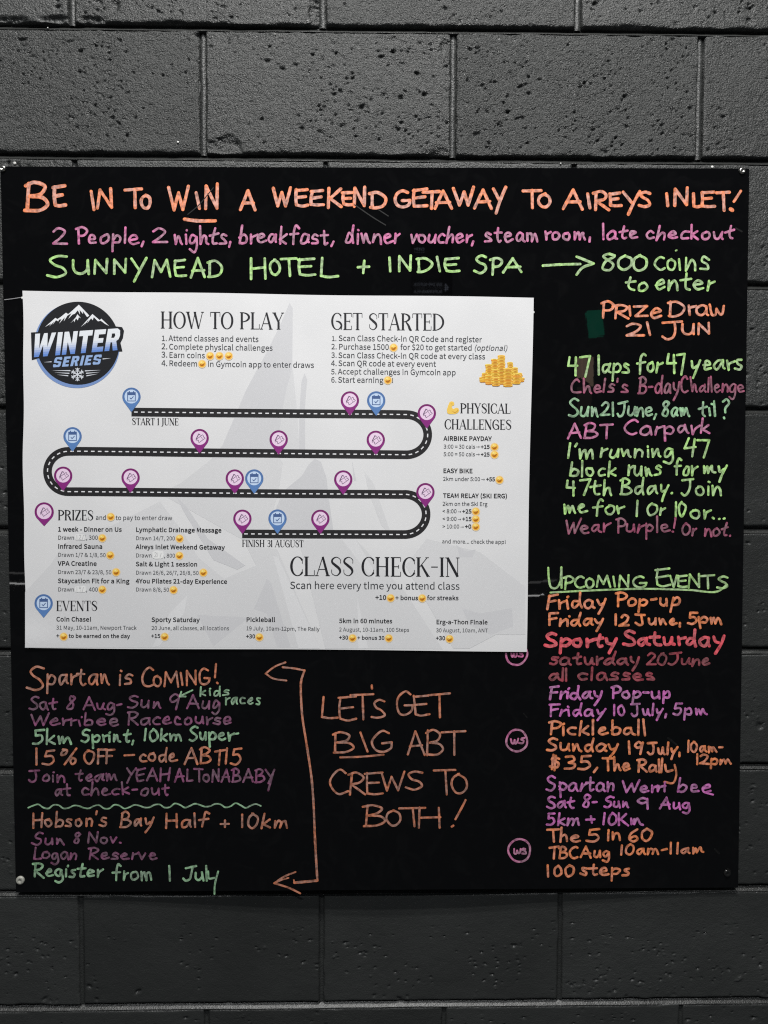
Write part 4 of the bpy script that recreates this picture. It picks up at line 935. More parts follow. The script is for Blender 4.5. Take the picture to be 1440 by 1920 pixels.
SERIF = {
'A': (58, thin(6, 0, 30, 99, 3.6)+[[(30, 100, 9), (50, 0, TH)]]+thin(14, 34, 42, 34)+ser(6, 1.5, 7, 8)+ser(50, 1.5, 9, 9)),
'C': (54, oval(31, 24, 40, 322)+thin(50, 84, 50, 64, 3)+thin(50, 16, 50, 34, 3)),
'D': (60, st2(12)+[[(12+ (42)*math.sin(t), 50+48.5*math.cos(t), HA+(TH-HA)*math.sin(t)**2) for t in np.linspace(0, math.pi, 21)]]),
'E': (46, st2(12)+thin(12, 98.5, 42, 98.5)+thin(12, 51, 34, 51)+thin(12, 1.5, 42, 1.5)+thin(42, 98, 42, 78, 3)+thin(42, 2, 42, 24, 3)+thin(34, 60, 34, 42, 3)),
'F': (44, st2(12)+thin(12, 98.5, 40, 98.5)+thin(12, 51, 32, 51)+thin(40, 98, 40, 78, 3)+thin(32, 60, 32, 42, 3)),
'G': (58, oval(31, 24, 42, 330)+thin(49, 86, 49, 68, 3)+[[(50, 0, 4), (51, 30, 9), (40, 47, 8), (24, 52, 3)]]),
'H': (60, st2(12)+st2(48)+thin(12, 51, 48, 51)), 'I': (24, st2(12)),
'J': (30, ser(16, 98.5)+[[(16, 100, TH), (16, 10, TH), (12, -10, 7), (0, -18, 3)]]),
'K': (58, st2(12)+thin(12, 42, 46, 99, 3.4)+[[(24, 60, 8), (50, 0, TH)]]+ser(46, 98.5, 7, 7)+ser(50, 1.5, 7, 7)),
'L': (46, st2(12)+thin(12, 1.5, 43, 1.5)+thin(43, 2, 43, 30, 3)),
'N': (60, thin(10, 0, 10, 99, 3.6)+[[(10, 99, TH), (50, 0, TH)]]+thin(50, 0, 50, 99, 3.6)+ser(10, 1.5, 7, 7)+ser(50, 98.5, 7, 7)+ser(8, 98.5, 7, 4)),
'O': (60, oval(30, 24)), 'P': (50, st2(12)+bow(12, 45, 44, 98.5)),
'R': (56, st2(12)+bow(12, 43, 50, 98.5)+[[(26, 50, 5), (38, 30, 10), (48, 3, TH), (55, 1, 4)]]),
'S': (48, [[(42, 66, 3), (41, 86, 3), (26, 98.5, 3.4), (11, 88, 7), (9, 72, 9), (22, 56, 11), (37, 38, 11), (40, 20, 8), (26, 2, 3.4), (9, 12, 3), (7, 34, 3)]]),
'T': (50, stem(25)+ser(25, 1.5)+thin(3, 98.5, 47, 98.5)+thin(3, 98, 3, 74, 3)+thin(47, 98, 47, 74, 3)),
'U': (58, [[(12, 99, TH), (12, 30, TH), (18, 6, 7), (31, 1.5, 3.4), (44, 10, 3.4), (48, 30, 3.6), (48, 99, 3.6)]]+ser(12, 98.5)+ser(48, 98.5, 7, 7)),
'V': (56, [[(8, 99, TH), (29, 0, 8)]]+thin(29, 0, 49, 99, 3.6)+ser(8, 98.5)+ser(49, 98.5, 7, 7)),
'W': (84, [[(8, 99, TH), (26, 0, 8)]]+thin(26, 0, 42, 99, 3.6)+[[(40, 99, TH), (58, 0, 8)]]+thin(58, 0, 76, 99, 3.6)+ser(8, 98.5)+ser(41, 98.5, 6, 6)+ser(76, 98.5, 7, 7)),
'Y': (54, [[(8, 99, TH), (28, 44, 9)]]+thin(28, 44, 47, 99, 3.6)+stem(28, 0, 46)+ser(28, 1.5)+ser(8, 98.5)+ser(47, 98.5, 7, 7)),
'Z': (48, thin(5, 98.5, 43, 98.5)+[[(41, 97, TH), (7, 3, TH)]]+thin(5, 1.5, 44, 1.5)+thin(5, 98, 5, 80, 3)+thin(44, 2, 44, 22, 3)),
'1': (22, stem(12)+ser(12, 1.5)+thin(2, 84, 12, 98)), '3': (42, [[(6, 84, 4), (18, 99, 3.4), (33, 84, 9), (30, 60, 6), (16, 54, 3), (32, 46, 6), (37, 26, 11), (22, 1.5, 3.4), (5, 16, 5)]]),
'-': (34, [[(4, 50, 4.5), (30, 50, 4.5)]]), ' ': (26, []),
}
def serif(s, x0, x1, ytop, ybot, label=None, dy=None, col=DARK, bold=1.0):
    """heading fitted to the box it fills; dy: how far the right end sinks"""
    fl = Flat(); tot = sum(SERIF[c][0] for c in s)-4; k = (x1-x0)/tot; x = -2.0; h = ybot-ytop
    if dy is None: dy = (x1-x0)*0.008
    kk = 0
    for c in s:
        a, sts = SERIF[c]
        for st in sts:
            q = catmull([(p[0], p[1], p[2]) for p in st], step=6) if len(st) > 2 else np.array(st, float)
            P = []
            for gx, gy, gw in q:
                X = x0+(x+gx)*k; P.append((X, ybot-gy*h/100+dy*(X-x0)/(x1-x0), gw*(k*0.62+0.38*h/100)*bold))
            fl.pen(P, 1, col, lift=(kk % 7)*1.2e-5); kk += 1
        x += a
    return fl.build('printed_heading', poster, 2.5e-4, label)
serif('HOW TO PLAY', 301, 532, 584, 615.5, dy=2.2); serif('GET STARTED', 621, 832.5, 586.5, 618, dy=1.6)
serif('START 1 JUNE', 247.5, 334.5, 783.5, 796.5, dy=.8, bold=1.15); serif('FINISH 31 AUGUST', 454, 569, 1012, 1025, dy=1, bold=1.15)
serif('PHYSICAL', 863, 957, 756, 774.5, dy=.8, bold=1.1); serif('CHALLENGES', 833.5, 959, 786, 804.5, dy=1, bold=1.1)
serif('PRIZES', 108.5, 175, 956, 975, dy=.6, bold=1.1); serif('EVENTS', 105.5, 182.5, 1126.5, 1145.5, dy=0, bold=1.1)
serif('CLASS CHECK-IN', 544, 862, 1043.5, 1079.5, dy=2.0)

A_ = 'Attend classes and events'
tline([('1.', 303, 313, 639), (A_, 316.5, 484.5, 639, 641)]); tline([('2.', 303, 314, 654.5), ('Complete physical challenges', 317, 511, 655, 657.5)])
tline([('3.', 303, 314, 670), ('Earn coins', 317, 384, 670.5, 671.5)]); tline([('4.', 303, 314, 686), ('Redeem', 317, 370, 686, 687), ('in Gymcoin app to enter draws', 389.5, 588.5, 687.5, 689.5)])
tline([('1.', 622, 631, 639), ('Scan Class Check-in QR Code and register', 635, 903, 639, 641.5)])
tline([('2.', 621.5, 631.5, 654.5), ('Purchase 1500', 635, 729, 655, 655.8), ('for $20 to get started', 751, 885, 655.8, 657), ('(optional)', 889, 951, 657, 657.8, dict(italic=.2, col=GREYT))])
tline([('3.', 621.5, 631.5, 670.5), ('Scan Class Check-in QR code at every class', 634.5, 909.5, 671, 673.5)])
tline([('4.', 621, 631.5, 686), ('Scan QR code at every event', 634.5, 817, 686, 687.5)]); tline([('5.', 621, 631, 701.5), ('Accept challenges in Gymcoin app', 634, 854.5, 701.5, 703.5)])
tline([('6.', 621, 631, 717), ('Start earning', 634, 718.5, 717, 717.8), ('!', 734.5, 737.5, 717.8, 717.8)])
tline([('AIRBIKE PAYDAY', 832, 921.5, 826, 826.5, BD)])
tline([('3:00 = 30 cals', 832, 890.7, 840.7, 841, SM), ('→', 892.5, 899.5, 841, 841, dict(hk=1.1)), ('+15', 901.6, 918, 841.2, 841.2, BD)])
tline([('5:00 = 50 cals', 831.8, 890.5, 855, 855.3, SM), ('→', 892.5, 899.5, 855.3, 855.3, dict(hk=1.1)), ('+25', 901.6, 918, 855.5, 855.5, BD)])
tline([('EASY BIKE', 831, 886, 886.5, 887, BD)]); tline([('2km under 5:00', 831, 900, 901.3, 901.8, SM), ('→', 902.5, 909, 902, 902, dict(hk=1.1)), ('+55', 911.7, 928, 902, 902, BD)])
tline([('TEAM RELAY (SKI ERG)', 831, 951, 933, 934, BD)]); tline([('2km on the Ski Erg', 830, 913.7, 948, 948.6, SM)])
for t_, yy, xa, q, xb, xc in (('< 8:00', 962, 856, '+25', 867, 884), ('< 9:00', 976.3, 856, '+15', 867, 884), ('> 10:00', 990.6, 861, '+0', 872, 883.5)):
    tline([(t_, 829.8, xa, yy, yy, SM), ('→', xa+2.5, xb-2.5, yy+.2, yy+.2, dict(hk=1.1)), (q, xb, xc, yy+.3, yy+.3, BD)])
tline([('and more... check the app!', 829, 948.5, 1018.6, 1019.6, SM)])
tline([('and', 179.6, 199, 974.4, 974.5), ('to pay to enter draw', 217, 322.6, 974.7, 975.2)])
tline([('1 week - Dinner on Us', 108.7, 228, 996.3, 996.8, BD)]); tline([('Drawn', 108.7, 139, 1011.6, 1011.7, SM), (', 300', 161.5, 183.3, 1011.8, 1011.8, SM)])
tline([('Infrared Sauna', 108.7, 192, 1028.4, 1028.8, BD)]); tline([('Drawn 1/7 & 1/8, 50', 108.7, 198, 1043.8, 1044.4, SM)])
tline([('VPA Creatine', 108.7, 181, 1060.4, 1060.8, BD)]); tline([('Drawn 23/7 & 23/8, 50', 108.7, 208.7, 1076, 1076.6, SM)])
tline([('Staycation Fit for a King', 108.7, 242.3, 1093, 1093.6, BD)]); tline([('Drawn', 108.7, 139, 1108.8, 1108.9, SM), (', 400', 161.5, 183.3, 1109, 1109, SM)])
tline([('Lymphatic Drainage Massage', 254.8, 415, 997, 998.2, BD)]); tline([('Drawn 14/7, 200', 254.8, 327.8, 1012.6, 1013, SM)])
tline([('Aireys Inlet Weekend Getaway', 254.8, 421, 1029.2, 1030.3, BD)]); tline([('Drawn', 254.8, 284.4, 1045, 1045, SM), (', 800', 307.5, 328, 1045.3, 1045.3, SM)])
tline([('Salt & Light 1 session', 254.8, 370, 1061.4, 1062, BD)]); tline([('Drawn 26/6, 26/7, 26/8, 50', 254.8, 372.3, 1077.2, 1077.8, SM)])
tline([('4You Pilates 21-day Experience', 254.8, 425.6, 1093.4, 1094.4, BD)]); tline([('Drawn 8/8, 50', 254.8, 316.8, 1108.8, 1109.2, SM)])
tline([('Scan here every time you attend class', 544, 861.5, 1104, 1105.6, dict(col=srgb((58, 60, 64))))])
tline([('+10', 704, 724, 1124.5, 1124.6, BD), ('+ bonus', 741.6, 783.5, 1124.8, 1125, BD), ('for streaks', 801, 859.5, 1125, 1125.3, BD)])
tline([('Coin Chase!', 105.7, 171, 1165, 1165.2, BD)]); tline([('31 May, 10-11am, Newport Track', 105.7, 255.8, 1180.3, 1180.8, SM)]); tline([('+', 105.7, 111, 1195.8, 1195.8, BD), ('to be earned on the day', 129, 243.2, 1195.8, 1196.2, BD)])
tline([('Sporty Saturday', 284.3, 374, 1165.8, 1166.2, BD)]); tline([('20 June, all classes, all locations', 284.3, 429.4, 1181, 1181.6, SM)]); tline([('+15', 283.8, 300.5, 1196, 1196, BD)])
tline([('Pickleball', 461.8, 515.7, 1165.8, 1166, BD)]); tline([('19 July, 10am-12pm, The Rally', 461.8, 598.8, 1181.6, 1183, SM)]); tline([('+30', 461.6, 478.2, 1196.6, 1196.6, BD)])
tline([('5km in 60 minutes', 636.2, 735.2, 1168, 1168.5, BD)]); tline([('2 August, 10-11am, 100 Steps', 636, 767, 1183.8, 1184.6, SM)]); tline([('+30', 635.8, 652.6, 1199, 1199, BD), ('+ bonus 30', 670.3, 720.6, 1199.2, 1199.5, BD)])
tline([('Erg-a-Thon Finale', 818, 914, 1170, 1170.6, BD)]); tline([('30 August, 10am, ANT', 818, 914.5, 1185.2, 1185.7, SM)]); tline([('+30', 817.5, 834.5, 1200, 1200, BD)])

# pale mountain picture printed behind everything
WM = srgb((218, 218, 220)); WM2 = srgb((211, 211, 214)); WB = srgb((226, 226, 228))
wm = Flat()
for i, (pl, c) in enumerate([
  ([(543, 568), (549, 578), (548, 690), (540, 722), (528, 775), (520, 850), (395, 862), (417, 835), (445, 770), (462, 730), (500, 660), (524, 612)], WM2),
  ([(549, 690), (556, 760), (562, 848), (520, 850), (528, 775), (538, 726)], WM),
  ([(571, 700), (576, 712), (572, 760), (572, 850), (561, 850), (561, 780), (565, 716)], WM2),
  ([(395, 862), (520, 850), (530, 868), (525, 905), (512, 960), (500, 1012), (455, 1012), (300, 925), (340, 905)], WM),
  ([(566, 892), (578, 872), (590, 860), (602, 866), (612, 895), (618, 945), (626, 1000), (560, 1012), (512, 1012), (515, 960), (530, 922)], WM2),
  ([(660, 862), (668, 902), (663, 900)], WM2), ([(683, 884), (700, 905), (735, 1005), (715, 985), (692, 925)], WM),
  ([(47, 1110), (95, 1058), (120, 1020), (150, 1000), (210, 985), (300, 940), (345, 1000), (372, 1045), (420, 1085), (480, 1060), (460, 1020), (520, 1030), (600, 1215), (47, 1214)], WM),
  ([(330, 930), (350, 950), (390, 1010), (460, 1060), (445, 1068), (400, 1050), (345, 960)], WM2),
  ([(476, 1142), (500, 1085), (508, 1092), (545, 1214), (520, 1214), (500, 1150)], WM2), ([(370, 1153), (466, 1158), (400, 1212)], WM2),
  ([(512, 1042), (522, 1046), (600, 1216), (560, 1216)], WB), ([(318, 1150), (352, 1115), (345, 1150), (300, 1210), (285, 1214)], WB),
  ([(560, 1012), (668, 1012), (760, 1110), (830, 1217), (610, 1216)], WM), ([(640, 1010), (668, 1012), (712, 1090), (690, 1075)], WB), ([(670, 1120), (690, 1215), (672, 1216)], WB),
  ([(760, 1060), (800, 1010), (880, 1030), (900, 1035), (985, 1100), (985, 1190), (930, 1190), (880, 1216), (850, 1216)], WM),
  ([(856, 1022), (874, 1034), (892, 1030), (886, 1045), (862, 1045)], WM2), ([(866, 1140), (900, 1150), (960, 1140), (962, 1175), (920, 1190), (880, 1172)], WM2)]):
    wm.poly(pl, c, lift=i*6e-6)
wm.build('pale_mountain_print', poster, 0.0, 'pale grey mountain print behind the road map')

# winding road
road = Flat()
def arc(cx, cy, rx, ry, a0, a1, n=24): return [(cx+rx*math.cos(math.radians(a)), cy+ry*math.sin(math.radians(a))) for a in np.linspace(a0, a1, n)]
PATH = [(246.5, 772.5), (400, 774), (560, 775.5), (700, 776.5), (757, 777.2)] + arc(762, 815, 40, 37.7, -88, 88) + [(757, 852.6), (600, 851), (400, 849), (250, 847), (150, 846)] \
     + arc(128, 884, 39, 37.8, -90, -270) + [(150, 921.8), (300, 923.2), (500, 925.4), (700, 926.6), (755, 927)] + arc(759, 964.5, 40, 37.7, -88, 88) + [(750, 1002.2), (600, 1001.6), (454, 1001)]
road.pen(PATH, 16.2, srgb((42, 41, 43)))
rd = road.build('road', poster, 1.6e-4, 'black winding road')
da = Flat(); pp = np.array(PATH, float); sL = np.concatenate([[0], np.cumsum(np.hypot(*np.diff(pp, axis=0).T))])
def at_s(s_): return (np.interp(s_, sL, pp[:, 0]), np.interp(s_, sL, pp[:, 1]))
s_ = 5
while s_ < sL[-1]-6:
    da.pen([at_s(s_), at_s(s_+3.2), at_s(s_+6.6)], 2.1, srgb((235, 235, 238))); s_ += 12.95
da.build('lane_dashes', rd, 2.2e-4, 'white dashed centre line', kind='stuff')

# map pins
def pin(cx, cy, blue, label, r=17.2, tip=28.5, base=3.4e-4):
    ring = srgb((92, 132, 190)) if blue else srgb((140, 46, 128)); ring2 = srgb((112, 34, 92)) if not blue else srgb((80, 108, 158))
    face = srgb((200, 220, 246)) if blue else srgb((240, 214, 238)); dk = srgb((74, 100, 150)) if blue else srgb((112, 92, 118))
    fl = Flat()
    a0 = math.radians(38)
    loop = [(cx+r*math.cos(a), cy+r*math.sin(a)) for a in np.linspace(math.pi-a0, 2*math.pi+a0, 30)]
    loop += [(cx+1.2, cy+tip-1.2), (cx, cy+tip), (cx-1.2, cy+tip-1.2)]
    fl.grad(loop, lambda x, y: ring if y > cy+4 else ring*0.45+ring2*0.55)
    p = fl.build('map_pin', poster, base, label)
    f2 = Flat(); f2.circle(cx, cy-0.3, r-4.1, face, n=26); f2.build('pin_face', p, base+4e-5)
    f3 = Flat()
    if blue:
        f3.pen([(cx-7.2, cy-6.5), (cx-7.2, cy+8), (cx+7.2, cy+8), (cx+7.2, cy-6.5), (cx-7.2, cy-6.5)], 1.5, dk)
        f3.poly([(cx-8, cy-8.5), (cx+8, cy-8.5), (cx+8, cy-3), (cx-8, cy-3)], dk, 1e-5)
        f3.poly([(cx-5, cy-10.5), (cx-3, cy-10.5), (cx-3, cy-8), (cx-5, cy-8)], dk, 2e-5); f3.poly([(cx+3, cy-10.5), (cx+5, cy-10.5), (cx+5, cy-8), (cx+3, cy-8)], dk, 2e-5)
        f3.pen([(cx-3.2, cy+1.8), (cx-.8, cy+4.4), (cx+3.8, cy-.6)], 1.5, dk, 2e-5)
    else:
        def rr(pts, ang):
            c, s2 = math.cos(ang), math.sin(ang); return [(cx+x*c-y*s2, cy+x*s2+y*c) for x, y in pts]
        tk = [(-7, -4), (7, -4), (7, -1.4), (5.4, 0), (7, 1.4), (7, 4), (-7, 4), (-7, 1.4), (-5.4, 0), (-7, -1.4), (-7, -4)]
        f3.pen(rr([(x+1.2, y+2.2) for x, y in tk], -0.62), 1.0, dk)
        f3.pen(rr([(-8, -1), (-7, -3), (5, -6), (6, -4)], -0.85), 0.9, dk, 1e-5); f3.pen([(cx-7, cy+2), (cx-2, cy-8), (cx+2, cy-5)], 0.9, dk, 2e-5)
        f3.pen(rr([(3.4, -1), (3.4, 5.4)], -0.62), 0.7, dk, 2e-5)
    f3.build('pin_icon', p, base+8e-5)
for (x, y, t_) in [(246.5, 743.8, 'at the start of the road'), (136, 818, 'above the left bend'), (705.4, 750.8, 'on the top stretch'), (476.7, 897.2, 'on the third stretch'), (520.3, 972.3, 'on the last stretch')]:
    pin(x, y, True, 'blue calendar pin '+t_)
pin(81.8, 1131.3, True, 'blue calendar pin beside the events heading', r=17.2, tip=27)
for i, (x, y) in enumerate([(656, 750.8), (374.3, 821.4), (522.5, 824), (704.6, 824.6), (118.4, 892), (244.8, 895.4), (440.2, 897.2), (643.6, 899), (454.5, 972.6), (600.6, 972.8)]):
    pin(x, y, False, 'purple ticket pin on the road', base=3.4e-4+(i % 2)*2e-4 if False else 3.4e-4)
pin(800.3, 774.8, False, 'purple ticket pin on the upper right bend'); pin(797.7, 922.8, False, 'purple ticket pin on the lower right bend')
pin(82.8, 959.8, False, 'purple ticket pin beside the prizes heading', r=18, tip=26.5)

# smiling gold coins in the text
def coin(cx, cy, r=6.6):
    fl = Flat()
    fl.circle(cx, cy, r+1.6, srgb((240, 214, 170)), 0, 16); fl.circle(cx, cy, r, srgb((246, 184, 62)), 1.2e-5, 16)
    fl.circle(cx-.8, cy-1.6, r*.72, srgb((255, 218, 110)), 2.4e-5, 14)
    fl.pen([(cx-4.2, cy-.8, .6), (cx-2.4, cy+2.4, 2.4), (cx+.6, cy+3.0, 2.8), (cx+3.4, cy+.2, 1.8), (cx+4.2, cy-1.4, .6)], 2, srgb((178, 104, 22)), 3.6e-5, smooth=True)
    fl.pen([(cx-2.6, cy-1.2, .5), (cx-.2, cy+1.0, 1.6), (cx+2.6, cy-1.2, .5)], 1.4, srgb((214, 140, 34)), 4.8e-5, smooth=True)
    fl.circle(cx-1.6, cy-3.2, 1.5, srgb((255, 236, 160)), 4.8e-5, 8)
    fl.build('printed_coin', poster, 2.6e-4)
for q in [(394, 667.5), (411.5, 667.5), (429, 667.5), (379, 682.3), (738, 651.8), (727.3, 713), (927.2, 838.2), (927.2, 852.4), (936.6, 899.8), (892.2, 959), (892.2, 973.3), (892.2, 987.7),
          (207.7, 969.2), (191.8, 1009), (206.8, 1041.2), (217.8, 1072.8), (191.8, 1105.6), (336.7, 1009.9), (336.4, 1042), (381.3, 1073.7), (325.4, 1106.2),
          (732.5, 1121.5), (791.8, 1121.8), (119.5, 1193.8), (308.7, 1194), (486.4, 1194.8), (661, 1196.6), (729, 1196.8), (843, 1198)]: coin(*q)

# pile of coin stacks
def pile():
    fl = Flat(); k = 0
    cols = [(940, 667, 718, 7), (927.4, 674, 693, 6.2), (956.7, 680, 694, 5.4), (916.5, 684, 702, 6.6), (965.8, 690, 702, 5.6), (904.5, 708, 714, 6), (909, 700, 712, 6), (977, 709, 713, 6), (974, 700, 712, 5.5), (928.8, 693.5, 708, 6.6),
            (969, 701.5, 717.5, 7.8), (915.8, 704, 718, 6.6), (929.8, 708.5, 721, 7.6), (952.3, 691.5, 722, 9)]
    for (cx, y0, y1, hw) in cols:
        n = max(1, int(round((y1-y0)/2.9)))
        for i in range(n, -1, -1):
            y = y0+(y1-y0)*i/max(1, n); dx = random.uniform(-.8, .8); lf = k*3e-6; k += 1
            fl.poly([(cx+dx-hw, y), (cx+dx+hw, y), (cx+dx+hw*.96, y+2.1), (cx+dx+hw*.5, y+3.1), (cx+dx-hw*.5, y+3.1), (cx+dx-hw*.96, y+2.1)], srgb((random.randint(206, 232), random.randint(140, 166), 44)), lf)
            fl.circle(cx+dx, y, hw, srgb((random.randint(248, 255), random.randint(208, 226), 104)), lf+1.5e-6, 14, ry=1.5)
            fl.circle(cx+dx+hw*.1, y+.5, hw*.6, srgb((random.randint(170, 196), 112, 34)), lf+3e-6, 10, ry=.55)
    fl.build('coin_pile', poster, 2.6e-4, 'gold coin stacks picture')
pile()
# flexed arm picture
fl = Flat()
fl.poly([(838.5, 774), (838, 768), (840, 761), (843, 754), (846, 752.5), (850, 753), (852, 757), (851, 760), (847.5, 761), (847, 764), (850, 767), (855, 764.5), (859, 765), (861, 769), (859, 773.5), (854, 776), (846, 776.5), (841, 776)], srgb((246, 205, 96)))
fl.pen([(848, 770.5, .5), (852, 773.2, 1.3), (857, 771.5, 1.2), (858, 768, .5)], 1, srgb((196, 140, 50)), 2e-5, smooth=True)
fl.pen([(845, 757), (848.5, 757.6)], .9, srgb((214, 160, 60)), 2e-5)
fl.build('flexed_arm_picture', poster, 2.6e-4)

# correction fluid over three dates with the old figures showing
for (x0, y0, x1, y1, t_) in [(140.5, 1002, 160.5, 1013, '127'), (286.5, 1033, 306, 1047.5, '21'), (140.5, 1099, 160.5, 1110.5, '19')]:
    fl = Flat(); cx, cy = (x0+x1)/2, (y0+y1)/2
    fl.poly([(cx+(x1-x0)/2*1.05*math.copysign(abs(math.cos(a))**.5, math.cos(a))+random.uniform(-.7, .7), cy+(y1-y0)/2*math.copysign(abs(math.sin(a))**.5, math.sin(a))+random.uniform(-.7, .7)) for a in np.linspace(0, 2*math.pi, 26, endpoint=False)], srgb((236, 236, 236)))
    o = fl.build('correction_patch', poster, 4e-4)
    f2 = Flat(); x = x0+3
    for c in t_[:2]+'/'+t_[2:]:
        if c == '/': f2.pen([(x+1.5, cy+5), (x+4, cy-4)], .8, srgb((176, 176, 178)), 1e-5); x += 4; continue
        for st in HAND[c][1].split('/'):
            q = [tuple(float(v) for v in u.split(',')) for u in st.split(' ')]
            f2.pen([(x+a*.09, cy+4-b*.085) for a, b in q], .8, srgb((176, 176, 178)), 1e-5)
        x += 4.5
    f2.build('faint_figure', o, 4.4e-4)

# round winter logo
logo = Flat(); LC = (146.0, 643.6)
BLK = srgb((33, 34, 38))
logo.circle(144.2, 647.2, 80.4, srgb((122, 150, 202)), 0, 64); 
o_logo = logo.build('logo', poster, 1.6e-4, 'round winter series logo with mountains')
f = Flat(); f.circle(LC[0], LC[1], 78, BLK, 0, 64); f.build('logo_disc', o_logo, 2.0e-4)
def Lp(x, y): return (30+x/4.8, 540+y/4.8)
f = Flat(); WH = srgb((236, 238, 242))
peaks = [[(262, 350), (355, 268), (372, 280), (400, 262), (380, 300), (360, 290), (330, 330), (345, 300), (300, 345), (318, 318)],
 [(365, 290), (450, 222), (470, 236), (455, 262), (430, 300), (440, 262), (388, 320), (410, 280)],
 [(440, 262), (566, 150), (660, 248), (640, 262), (600, 205), (604, 235), (572, 196), (576, 240), (556, 200), (530, 232), (510, 238), (470, 278), (500, 226)],
 [(490, 318), (540, 262), (552, 236), (584, 272), (566, 262), (556, 292), (540, 272), (524, 308), (520, 290)],
 [(585, 350), (688, 234), (760, 295), (738, 300), (700, 262), (690, 290), (676, 272), (640, 318), (655, 282), (612, 340), (630, 312)],
 [(752, 290), (768, 276), (838, 342), (800, 322), (822, 340), (776, 304)]]
for i, p in enumerate(peaks): f.poly([Lp(*q) for q in p], WH, i*1e-5)
f.build('snowy_peaks', o_logo, 2.5e-4)
# WINTER band: glyph outlines on a 100-high grid, set in a rising quad, white fading to blue
BL = {'W': [(0, 100), (24, 100), (26, 42), (44, 100), (62, 100), (66, 42), (82, 100), (104, 100), (74, 0), (52, 0), (46, 50), (30, 0), (6, 0)],
 'I': [(0, 100), (24, 100), (24, 0), (0, 0)], 'N': [(0, 100), (22, 100), (44, 45), (44, 100), (66, 100), (66, 0), (44, 0), (22, 55), (22, 0), (0, 0)],
 'T': [(0, 100), (66, 100), (66, 76), (45, 76), (45, 0), (21, 0), (21, 76), (0, 76)],
 'E': [(0, 100), (56, 100), (56, 78), (24, 78), (24, 61), (50, 61), (50, 40), (24, 40), (24, 22), (56, 22), (56, 0), (0, 0)]}
R_OUT = [(0, 100), (48, 100), (62, 90), (66, 68), (62, 50), (52, 43), (66, 0), (42, 0), (32, 38), (24, 38), (24, 0), (0, 0)]; R_IN = [(24, 78), (24, 58), (38, 58), (42, 68), (38, 78)]
QU = [Lp(150, 402), Lp(950, 350), Lp(935, 568), Lp(150, 636)]
def band(u, v, q=QU, sh=0.0):
    (ax, ay), (bx, by), (cx, cy), (dx, dy) = q; u = u+sh*(v-.5)
    return ((ax*(1-u)+bx*u)*v+(dx*(1-u)+cx*u)*(1-v), (ay*(1-u)+by*u)*v+(dy*(1-u)+cy*u)*(1-v))
f = Flat()
f.poly([Lp(135, 400), Lp(238, 394), Lp(860, 352), Lp(905, 346), Lp(955, 352), Lp(972, 385), Lp(962, 450), Lp(940, 492), Lp(958, 570), Lp(890, 574), Lp(600, 598), Lp(205, 632), Lp(142, 648)], BLK)
f.build('word_backing', o_logo, 3.0e-4)
TOP = srgb((232, 236, 242)); BOT = srgb((104, 142, 214))
def wcol(v): t = float(np.clip((0.52-v)/0.42, 0, 1)); return TOP*(1-t)+BOT*t
f = Flat(); WW = [('W', 104), ('I', 24), ('N', 66), ('T', 66), ('E', 56), ('R', 66)]; tot = sum(w_ for _, w_ in WW)+9*5; x = 0
def subdiv(lp, n=6):
    out = []
    for a, b in zip(lp, lp[1:]+lp[:1]):
        for i in range(n): out.append((a[0]+(b[0]-a[0])*i/n, a[1]+(b[1]-a[1])*i/n))
    return out
def slices(lps, ncut=10):
    """cut the outline into level strips so the two-colour print can fade"""
    out = []
    for i in range(ncut):
        lo, hi = 100*i/ncut, 100*(i+1)/ncut
        for lp in lps:
            def clip(p, yv, keep_above):
                r = []
                for a, b in zip(p, p[1:]+p[:1]):
                    ia = (a[1] >= yv) == keep_above or a[1] == yv; ib = (b[1] >= yv) == keep_above or b[1] == yv
                    if ia: r.append(a)
                    if ia != ib and a[1] != b[1]:
                        t = (yv-a[1])/(b[1]-a[1]); r.append((a[0]+(b[0]-a[0])*t, yv))
                return r
            p = clip(lp, lo, True)
            if len(p) > 2: p = clip(p, hi, False)
            if len(p) > 2: out.append((p, lo, hi))
    return out
RS = [[(0, 100), (48, 100), (62, 90), (64, 78), (0, 78)], [(0, 78), (24, 78), (24, 58), (0, 58)], [(38, 78), (64, 78), (66, 68), (64, 58), (38, 58), (42, 68)], [(0, 58), (64, 58), (62, 50), (52, 43), (53, 38), (0, 38)], [(0, 38), (24, 38), (24, 0), (0, 0)], [(32, 38), (53, 38), (66, 0), (42, 0)]]
ES = [[(0, 100), (56, 100), (56, 78), (0, 78)], [(0, 78), (24, 78), (24, 61), (0, 61)], [(0, 61), (50, 61), (50, 40), (0, 40)], [(0, 40), (24, 40), (24, 22), (0, 22)], [(0, 22), (56, 22), (56, 0), (0, 0)]]
TS = [[(0, 100), (66, 100), (66, 76), (0, 76)], [(21, 76), (45, 76), (45, 0), (21, 0)]]
WS_ = [[(0, 100), (24, 100), (30, 0), (6, 0)], [(44, 100), (53, 100), (46, 50), (30, 0), (28, 35)], [(53, 100), (62, 100), (70, 20), (66, 0), (52, 0), (46, 50)], [(82, 100), (104, 100), (74, 0), (66, 0), (68, 40)]]
NS = [[(0, 100), (22, 100), (22, 0), (0, 0)], [(22, 100), (44, 45), (44, 0), (22, 55)], [(44, 100), (66, 100), (66, 0), (44, 0)]]
PCS = {'W': WS_, 'I': [BL['I']], 'N': NS, 'T': TS, 'E': ES, 'R': RS}
kk = 0
for ch, w_ in WW:
    for (p, lo, hi) in slices(PCS[ch]):
        # small overlap lift keeps neighbours apart
        f.poly([band((x+a+0.12*(b-50))/tot*0.97+.015, .05+.9*b/100) for a, b in p], wcol((lo+hi)/200), (kk % 5)*6e-6); kk += 1
    x += w_+9
f.build('winter_lettering', o_logo, 3.6e-4)
